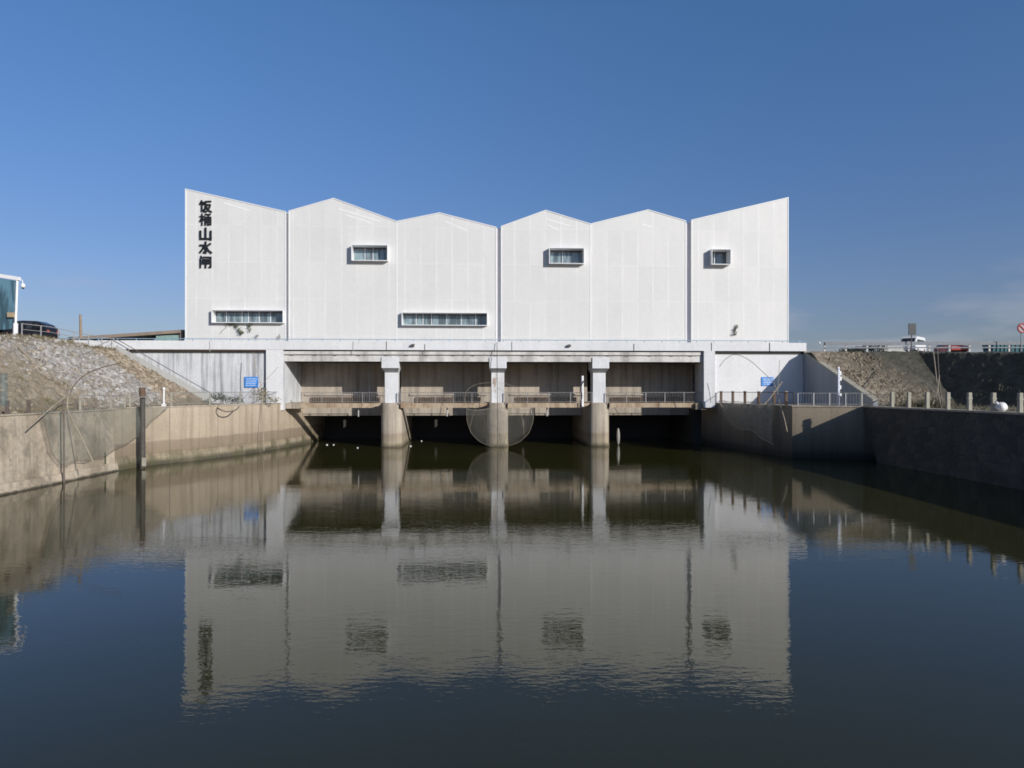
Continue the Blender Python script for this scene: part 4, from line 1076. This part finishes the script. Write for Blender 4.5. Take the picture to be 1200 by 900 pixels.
# big net on the near left wall
NL = [(0,0),(.06,2.3),(.15,3.2),(.5,3.15),(.72,2.5),(.88,1.5),(1,.02)]
def lnet(a, b):
    y = 40.6+a*12.6; x = lwx(y)+.10; dep = lerp_tab(NL, a)
    return (x+.55*math.sin(min(1, b)*math.pi*.8)+.06*math.sin(a*40), y-.3, 4.34-dep*b+.05*math.sin(a*31))
t = thing('lift_net', 'wide grey-green lift net draped over the near plaster wall', 'fishing net', (-26.8, 46, 4.2), 'fishing nets along the canal')
sheet(lnet, 44, 10).build('netting', MT['net_green'], t, smooth=True)
m = MB(); m.tube([lnet(k/44, 1.0) for k in range(45)], .014, 5); m.build('foot_cord', MT['bamboo_dark'], t)
for pts, mt, r_ in (([W(34,501,39), W(60,478,41), W(82,461,43.5)], 'bamboo', .036), ([W(82,462,43.5), W(88,450,43.8), W(102,438,44), W(122,430,44.2), W(142,425,44.5)], 'bamboo_dark', .035),
                    ([W(80,462,43.5), W(79,478,43.3), W(84,490,43), W(97,515,42.5), W(109,541,42)], 'bamboo', .035), ([W(140,452,47), W(100,455,44.5), W(82,461,43.5)], 'bamboo', .012)):
    MB().tube(cat_curve(pts), r_, 6).build('bamboo_pole', MT[mt], t)
# net on the right wing wall
NR = [(0,0),(.12,1.25),(.28,2.2),(.45,2.55),(.6,2.55),(.72,2.6),(.85,3.3),(1,3.5)]
def rnet(a, b):
    y = 68.2-a*8.6; x = lerp_tab(sorted([(q, p) for p, q in RW]), y)-.35
    dep = lerp_tab(NR, a)
    return (x-.35*math.sin(b*math.pi*.8), y-.25*math.sin(b*2.5), 4.5-dep*b+.06*math.sin(a*23))
t = thing('lift_net', 'pale lift net hung over the shaded right wing wall with bent poles', 'fishing net', (21, 64, 4.2), 'fishing nets along the canal')
sheet(rnet, 34, 10).build('netting', MT['net_shade'], t, smooth=True)
m = MB(); m.tube([rnet(k/34, 1.0) for k in range(35)], .022, 5); m.build('foot_cord', MT['bamboo'], t)
for pts, mt, r_ in (([W(843,430,65), W(850,421,64.8), W(862,415.5,64.5), W(878,422,64), W(893,435,63.5), W(905,447,63), W(911,458,62.5)], 'bamboo', .03),
                    ([W(913.5,422,60.5), W(912.5,445,60.5), W(911,462,60.3)], 'bamboo', .02), ([W(896,474,60), W(905,463,60), W(917,447,60)], 'bamboo', .045),
                    ([W(911,460,60.2), W(914,473,59.3), W(919,490,58), W(922.5,506,57.2)], 'bamboo', .04), ([W(829,449,66), W(831.5,461,65.8), W(833,472,65.6)], 'bamboo_dark', .03)):
    MB().tube(cat_curve(pts), r_, 6).build('bamboo_pole', MT[mt], t)
# bamboo on the right bank
t = thing('bamboo_tripod', 'crossed bamboo poles leaning on the right bank above the concrete posts', 'bamboo frame', tuple(W(1105, 478, 52)))
for pts, r_ in (([W(1110,474,50), W(1100,464,52), W(1086,449.5,55)], .04), ([W(1103,478,50.5), W(1099,455,54), W(1094,412,62)], .035), ([W(1093,474,51), W(1098,460,53), W(1101,440,56.5)], .03), ([W(1105,476,50.5), W(1101,445,56), W(1098.5,405,63)], .015)):
    MB().tube(cat_curve(pts), r_, 6).build('bamboo_pole', MT['bamboo'], t)
# left: small net by the frame edge, pole by the left pilaster
def snet(a, b): return (W(-4+13*a, 438+38*b, 37.5-.6*math.sin(a*3)-1.2*(b)))
t = thing('hanging_net', 'faded teal net hanging at the left edge below the bank', 'fishing net', tuple(W(4, 476, 37)), 'fishing nets along the canal')
sheet(snet, 8, 10).build('netting', MT['net_blue'], t, smooth=True)
MB().tube([W(-6,437,37.6), W(10,437.5,37.4)], .03, 6).build('net_bar', MT['bamboo'], t)
MB().tube([W(-5,478,36.6), W(-5,436,37.6)], .03, 6).build('bamboo_pole', MT['bamboo'], t)
t = thing('bamboo_pole', 'thin bent bamboo pole leaning past the blue board and left pilaster', 'bamboo pole', tuple(W(308, 476, 63.5)))
MB().tube(cat_curve([W(297,413,65.5), W(300,432,65), W(304.5,445,64.5), W(306.5,462,64), W(308,500,62.6), W(309.5,528,62.2)]), .028, 6).build('pole_shaft', MT['bamboo'], t)
MB().tube([W(303,455,64.3), W(312,445,64.4), W(326,430,64.8)], .02, 5).build('pole_branch', MT['bamboo'], t)
# slanted bar lying on the left bank
def on_left(px, py, lift=.1):
    d = 34.0
    while d < 68:
        p = W(px, py, d)
        if p.z < zl(p.x, p.y)+lift: return p
        d += .05
    return W(px, py, 45)
bar_ = MB().tube(cat_curve([on_left(19,404,.12), on_left(35,420), on_left(48,432), on_left(56,443)]), .07, 6).build('bent_pipe', MT['bamboo'], origin=tuple(W(40,425,44)))
tag(bar_, 'pale bent pipe lying down the slope of the left bank', 'pipe')
# thick mooring post and thin pole in the water
p0 = W(167, 549, 50.4)
t = thing('mooring_post', 'thick dark mooring post standing in the water at the left wall', 'post', (p0.x, 50.4, 0))
MB().tube([(p0.x+.02, 50.4, -1.2), (p0.x, 50.4, 5.0)], [.19, .175], 14).build('post_shaft', MT['tarred'], t, smooth=False)
MB().tube([(p0.x, 50.4, 5.0), (p0.x-.02, 50.4, 5.72)], .205, 14).build('sleeve', MT['rust'], t)
MB().box(p0.x-.32, p0.x+.30, 50.1, 50.7, 5.0, 5.08).build('collar', MT['steel'], t)
MB().box(p0.x+.1, p0.x+.36, 50.1, 50.2, .15, .75).build('tide_plate', MT['post_conc'], t)
q = W(75, 566, 42.4)
tag(MB().tube([(q.x, 42.4, -1.2), (q.x-.02, 42.4, 5.0)], .055, 8).build('water_pole', MT['bamboo_dark'], origin=(q.x, 42.4, 0)), 'thin dark pole standing in the water under the lift net', 'pole')
q = W(118.5, 552, 47.6)
tag(MB().tube([(q.x+.25, 47.6, -.5), (q.x+.2, 47.6, 1.35)], .10, 8).build('weedy_stake', MT['leaf_dark'], origin=(q.x, 47.6, 0)), 'short green weedy stake at the foot of the plaster wall', 'stake')
# white lamp post on the left wall
wx = W(192, 476, 53.4)
t = thing('white_post', 'short white post with a small head on the curved wall', 'post', (wx.x, 53.4, TOPL))
MB().tube([(wx.x, 53.4, TOPL), (wx.x, 53.4, 5.55)], .06, 8).build('post_shaft', MT['white_paint'], t)
MB().ball((wx.x, 53.4, 5.62), .11, .11, .13).build('post_head', MT['white_paint'], t, smooth=True)
MB().box(wx.x-.12, wx.x+.12, 53.28, 53.52, TOPL+.1, TOPL+.28).build('post_base', MT['white_paint'], t)
# tall white pipe by the right hand pier
u = up(682.5, -.2)
t = thing('white_pipe', 'tall white pipe wound with black cable left of the far pier', 'pipe', D(u, -.2, ZP))
MB(D).tube([(u, -.15, 3.9), (u, -.15, 6.9)], .13, 10).build('pipe_shaft', MT['white_paint'], t)
MB(D).tube(cat_curve([(u+.1, -.35, 6.4), (u-.22, -.3, 5.6), (u-.05, -.36, 5.0), (u-.2, -.3, 4.3), (u-.1, -.4, 3.9)]), .05, 6).build('cable', MT['rope'], t)
q = Vector(D(up(724.5, 1.5), 1.5, 0))
fl = MB().ball((q.x, q.y, .85), .17, .17, .85, 14, 12).build('float', MT['float'], smooth=True, origin=tuple(q))
tag(fl, 'upright dirty grey float half sunk beside the pier with the white pipe', 'float')
# litter on the water
lit = MB().ball((0, 0, .03), .11, .08, .05, 10, 6, lump).build('floating_bottle', MT['white_paint'], smooth=True)
tag(lit, 'scrap of white litter floating before the sunlit bay', 'litter', 'white litter floating by the gates')
pts = [(383, 521.5), (391, 521.5), (419, 525), (384, 511.5), (494, 513), (481, 523), (494, 517), (603, 509)]
for k, (px, py) in enumerate(pts):
    d = CZ*F/(py-456); q = ((px-600)*d/F, d, .0)
    if k == 0: lit.location = q
    else: copy_tree(lit, q, 'scrap of white litter floating in the bay beyond the leftmost pier' if 400 < px < 500 and k > 3 else ('speck of white litter by the netted pier' if px > 600 else None), rotz=k*1.3)
# hose on the left wall
hs = MB().tube(cat_curve([W(254,477,58.2), W(258,480,57.3), W(266,482.5,57.4), W(276,480.5,58.0), W(280,476.5,59.2)]), .05, 6).build('hose', MT['bamboo_dark'], origin=tuple(W(266, 480, 57.5)))
tag(hs, 'dark hose looping over the top edge of the curved wall', 'hose')

# ================================================================== PLANTS
def leaves(m, c, r, n, size, rnd, flat=1.0, hang=0.0):
    for _ in range(n):
        while True:
            p = Vector((rnd.uniform(-1,1), rnd.uniform(-1,1), rnd.uniform(-1,1)))
            if p.length < 1: break
        p = Vector((c[0]+p.x*r[0], c[1]+p.y*r[1], c[2]+p.z*r[2]))
        a = Vector((rnd.uniform(-1,1), rnd.uniform(-1,1), rnd.uniform(-1,.6)-hang)).normalized()
        b = a.cross(Vector((rnd.uniform(-1,1), rnd.uniform(-1,1), rnd.uniform(-1,1)))).normalized()
        s_ = size*rnd.uniform(.6, 1.4)
        m.add([p-b*s_*.3, p+a*s_*.5-b*s_*.05, p+a*s_, p+a*s_*.45+b*s_*.35], [(0,1,2,3)])
rnd = random.Random(11)
def plant(name, label, cat, base, blobs, stems, mat, size=.16):
    t = thing(name, label, cat, tuple(base))
    m = MB()
    for c, r, n in blobs: leaves(m, c, r, n, size, rnd)
    m.build('leaves', MT[mat], t)
    m = MB()
    for s_ in stems: m.tube(s_, .02, 5)
    m.build('stems', MT['straw'], t)
def fw(px, py, v): return Vector(D(up(px, v), v, zp(px, py, v)))
v0 = VF-.22
plant('creeper', 'green weed trailing out below the corner window of the gatehouse', 'plant', fw(272, 378, v0),
      [(fw(271,379.5,v0),(.55,.15,.12),60), (fw(277,381.5,v0),(.25,.12,.2),40), (fw(280,386,v0),(.16,.12,.3),45), (fw(283,390,v0),(.22,.12,.22),55), (fw(292,384,v0),(.14,.12,.45),50), (fw(294,380,v0),(.2,.1,.12),25)],
      [[fw(270,379,v0), fw(262,386,v0), fw(258,391,v0)], [fw(274,379,v0), fw(280,386,v0), fw(283,391,v0)], [fw(293,379,v0), fw(292,389,v0)]], 'leaf')
v0 = VF-.15
plant('wall_weed', 'dark tuft of weed growing from the right gable cladding', 'plant', fw(862, 392, v0),
      [(fw(863,382.5,v0),(.16,.1,.22),45), (fw(861.5,387,v0),(.2,.1,.25),55), (fw(862,391,v0),(.14,.1,.18),30), (fw(858,391.5,v0),(.16,.08,.08),14)], [[fw(862,393,v0), fw(863,381,v0)]], 'leaf_dark', .13)
for px, py, sz, lb in ((301, 393.5, .12, 'tiny dark weed sprig above the left parapet'), (327, 394, .2, 'upright weed sprig at the parapet by the first recess')):
    plant('wall_weed', lb, 'plant', fw(px, 398, VF-.3), [(fw(px, py, VF-.3), (.10, .1, sz), 22)], [[fw(px, 399, VF-.3), fw(px, py-1.5, VF-.3)]], 'leaf_dark', .11)
b0 = W(262, 470, 64.5)
plant('bush', 'dark green bush sprawling at the foot of the stair', 'bush', b0, [(W(255,464,65.2),(.8,.6,.35),150), (W(264,467,64.6),(1.0,.6,.35),190), (W(275,470,64),(.7,.5,.25),110), (W(281,467,64),(.3,.3,.4),50)],
      [[W(262,472,64.5), W(258,463,64.8)], [W(270,472,64.2), W(281,464,64)]], 'leaf_dark', .2)
b0 = W(307, 470, 63)
plant('dry_shrub', 'straw coloured dry shrub behind the railing below the left blue board', 'shrub', b0, [(W(300,463,64),(.7,.4,.6),120), (W(309,461,64),(.55,.4,.75),120), (W(319,468,64),(.8,.4,.3),80)],
      [[W(303,472,63.6), W(299,457,64)], [W(308,472,63.6), W(310,454,64)]], 'straw', .2)
# hedge behind the guardrail
t = thing('hedge', 'dark green hedge tapering away behind the guardrail', 'hedge', (35, 73.5, 9.2))
m = MB()
for k in range(46):
    q = k/45; px = 986+q*50; h_ = .12+.62*min(1, q*1.5)
    c = Vector(((px-600)*73.8/F, 73.8, 9.45+h_*.35)); leaves(m, c, (.28, .5, .25+h_*.5), 34, .2, rnd)
m.build('leaves', MT['hedge'], t)
m = MB(); [m.tube([(33.6+k*.5, 73.8, 9.1), (33.65+k*.5, 73.9, 9.7)], .025, 5) for k in range(11)]; m.build('stems', MT['bamboo_dark'], t)
# grasses and weeds on both banks
m = MB()
def blades(c, n, h, spread):
    for _ in range(n):
        p = Vector((c[0]+rnd.gauss(0, spread), c[1]+rnd.gauss(0, spread), c[2]-.05)); hh = h*rnd.uniform(.5, 1.3)
        a = Vector((rnd.gauss(0,.35), rnd.gauss(0,.35), 1)).normalized()*hh; b = Vector((rnd.uniform(-1,1), rnd.uniform(-1,1), 0)).normalized()*.018
        m.add([p-b, p+b, p+a*.6+b*.7+Vector((rnd.gauss(0,.03),0,0)), p+a], [(0,1,2,3)])
for _ in range(330):
    y = rnd.uniform(36, 67); x = rnd.choice([rnd.uniform(-29.6, lwx(y)-.8), rnd.uniform(-38.5, -36.0), rnd.uniform(-36, -30) if y < 52 else -36.4])
    blades((x, y, zl(x, y)), rnd.randint(6, 16), .32 if x < -35.5 else .28, .15)
tag(m.build('dry_grass', MT['straw']), None, None, kind='stuff')
m = MB()
for _ in range(230):
    y = rnd.uniform(38, 60.5); x = rnd.uniform(29.4, 33.5) if rnd.random() < .6 else rnd.uniform(33, 41)
    blades((x, y, zr(x, y)), rnd.randint(6, 14), .32, .18)
for _ in range(60):
    c = W(1087+rnd.gauss(0, 9), 0, 57.5); blades((c.x, 57.5+rnd.gauss(0, 1.2), zr(c.x, 57.5)+.02), 14, .7, .25)
tag(m.build('bank_grass', MT['olive']), None, None, kind='stuff')

def stone_mat(name, stops):
    M = Mat(name, .92)
    gi = M.n('ShaderNodeNewGeometry'); f = M.noise(6, 6, .68)
    col = M.ramp(gi.outputs['Random Per Island'], stops)
    return M.out(M.mix(1.0, col, M.ramp(f, [(.25, .62), (.72, 1.2)]), 'MULTIPLY'), f, .7, .04)
MT['stones_pale'] = stone_mat('pale_rubble', [(0, (.23,.205,.175)), (.35, (.31,.285,.255)), (.7, (.39,.365,.335)), (1, (.50,.485,.465))])
MT['stones_buff'] = stone_mat('buff_stones', [(0, (.19,.15,.105)), (.5, (.30,.25,.185)), (1, (.43,.36,.27))])
MT['stones_brown'] = stone_mat('brown_stones', [(0, (.13,.105,.075)), (.6, (.22,.18,.13)), (1, (.34,.28,.21))])
def stones(name, mat, n, pick, zf, smin, smax, sink):
    m = MB(); rs = random.Random(5)
    for _ in range(n):
        x, y = pick(rs); z = zf(x, y); r_ = rs.uniform(smin, smax)*rs.uniform(.7, 1.2)
        ph = rs.uniform(0, 6); k1, k2 = rs.uniform(.08, .28), rs.uniform(.05, .2)
        fn = lambda th, p, a=ph, b=k1, c=k2: 1+b*math.sin(2*th+a)+c*math.sin(3*th-a*2+p)+.12*math.sin(4*p+a)
        m.ball((x, y, z-r_*sink), r_*rs.uniform(.8, 1.3), r_*rs.uniform(.8, 1.3), r_*rs.uniform(.6, .9), 7, 5, fn)
    tag(m.build(name, MT[mat]), None, None, kind='stuff')
def zlb(x, y): return zl(x, y)+bump_l(x, y, zl(x, y))
def pick_l(r):
    while True:
        y = r.uniform(46, 61.2); x = r.uniform(-36.6, -30.0)
        if y+(zl(x, y)-6.5)*1.1 > 50.5+r.gauss(0, 1.6): return x, y
stones('rubble', 'stones_pale', 1500, pick_l, zlb, .08, .24, .6)
stones('rubble', 'stones_buff', 520, lambda r: (r.uniform(-36.3, -29.6), r.uniform(61.2, 65.3)), zlb, .14, .30, .45)
stones('rubble', 'stones_buff', 420, lambda r: (r.uniform(-36.5, -28.2), r.uniform(38, 56)), zlb, .05, .20, .3)
def pick_r(r):
    while True:
        y = r.uniform(61, 69.3); x = r.uniform(29.8, 42)
        if (x-38.4)*.894+(y-61)*.447 < .3-abs(r.gauss(0, 1.3)): return x, y
stones('rubble', 'stones_brown', 1300, pick_r, zr, .07, .18, .55)

# ================================================================== LIGHT, SKY, CAMERA
sl = bpy.data.lights.new('sun', 'SUN'); sl.energy = 4.1; sl.angle = R(.53); sl.color = (1.0, .95, .875)
so = bpy.data.objects.new('sun', sl); COL.objects.link(so); so.rotation_euler = SUN.to_track_quat('Z', 'Y').to_euler()
w = bpy.data.worlds.new('World'); SC.world = w; w.use_nodes = True
nt = w.node_tree; bg = nt.nodes['Background']
sky = nt.nodes.new('ShaderNodeTexSky'); sky.sky_type = 'NISHITA'; sky.sun_disc = False
sky.sun_elevation = math.asin(SUN.z); sky.sun_rotation = math.atan2(SUN.x, SUN.y); sky.altitude = 0
sky.air_density = 1.0; sky.dust_density = .6; sky.ozone_density = 2.0
def WN(t, **kw):
    x = nt.nodes.new(t)
    for k, v in kw.items(): setattr(x, k, v)
    return x
tc = WN('ShaderNodeTexCoord'); sep = WN('ShaderNodeSeparateXYZ'); nt.links.new(tc.outputs['Generated'], sep.inputs[0])
tint = WN('ShaderNodeValToRGB'); el = tint.color_ramp.elements
stops = [(0.0,(.55,.56,.78)), (.12,(.61,.65,.89)), (.26,(.60,.76,1.06)), (.47,(.63,.93,1.26)), (.70,(.26,.38,.54)), (1.0,(.13,.19,.28))]
while len(el) < len(stops): el.new(.5)
for e_, (p_, c_) in zip(el, stops): e_.position = p_; e_.color = (*c_, 1)
nt.links.new(sep.outputs['Z'], tint.inputs[0])
mul = WN('ShaderNodeMix', data_type='RGBA', blend_type='MULTIPLY'); mul.inputs[0].default_value = 1
nt.links.new(sky.outputs[0], mul.inputs[6]); nt.links.new(tint.outputs[0], mul.inputs[7])
# faint low cloud bank
mpc = WN('ShaderNodeMapping'); mpc.inputs['Scale'].default_value = (4, 4, 16); nt.links.new(tc.outputs['Generated'], mpc.inputs[0])
cn = WN('ShaderNodeTexNoise'); cn.inputs['Scale'].default_value = 1.4; cn.inputs['Detail'].default_value = 6; nt.links.new(mpc.outputs[0], cn.inputs['Vector'])
cr_ = WN('ShaderNodeValToRGB'); cr_.color_ramp.elements[0].position = .50; cr_.color_ramp.elements[1].position = .66; nt.links.new(cn.outputs['Fac'], cr_.inputs[0])
hz_ = WN('ShaderNodeValToRGB'); he = hz_.color_ramp.elements; he[0].position = 0.02; he[0].color = (.8,.8,.8,1); he[1].position = .17; he[1].color = (0,0,0,1)
nt.links.new(sep.outputs['Z'], hz_.inputs[0])
cm = WN('ShaderNodeMath', operation='MULTIPLY'); nt.links.new(cr_.outputs[0], cm.inputs[0]); nt.links.new(hz_.outputs[0], cm.inputs[1])
mc = WN('ShaderNodeMix', data_type='RGBA'); nt.links.new(cm.outputs[0], mc.inputs[0]); nt.links.new(mul.outputs[2], mc.inputs[6]); mc.inputs[7].default_value = (4.2, 4.3, 5.0, 1)
nt.links.new(mc.outputs[2], bg.inputs[0]); bg.inputs[1].default_value = .10

cam = bpy.data.cameras.new('camera'); co = bpy.data.objects.new('camera', cam); COL.objects.link(co)
co.location = (0, 0, CZ); co.rotation_euler = (R(90), 0, 0)
cam.sensor_width = 36; cam.lens = 36*F/1200; cam.shift_y = 6/1200; cam.clip_start = .1; cam.clip_end = 9000
SC.camera = co
SC.cycles.filter_width = 1.7
SC.view_settings.view_transform = 'Standard'; SC.view_settings.look = 'None'; SC.view_settings.gamma = 1.0
SC.view_settings.exposure = 0.0
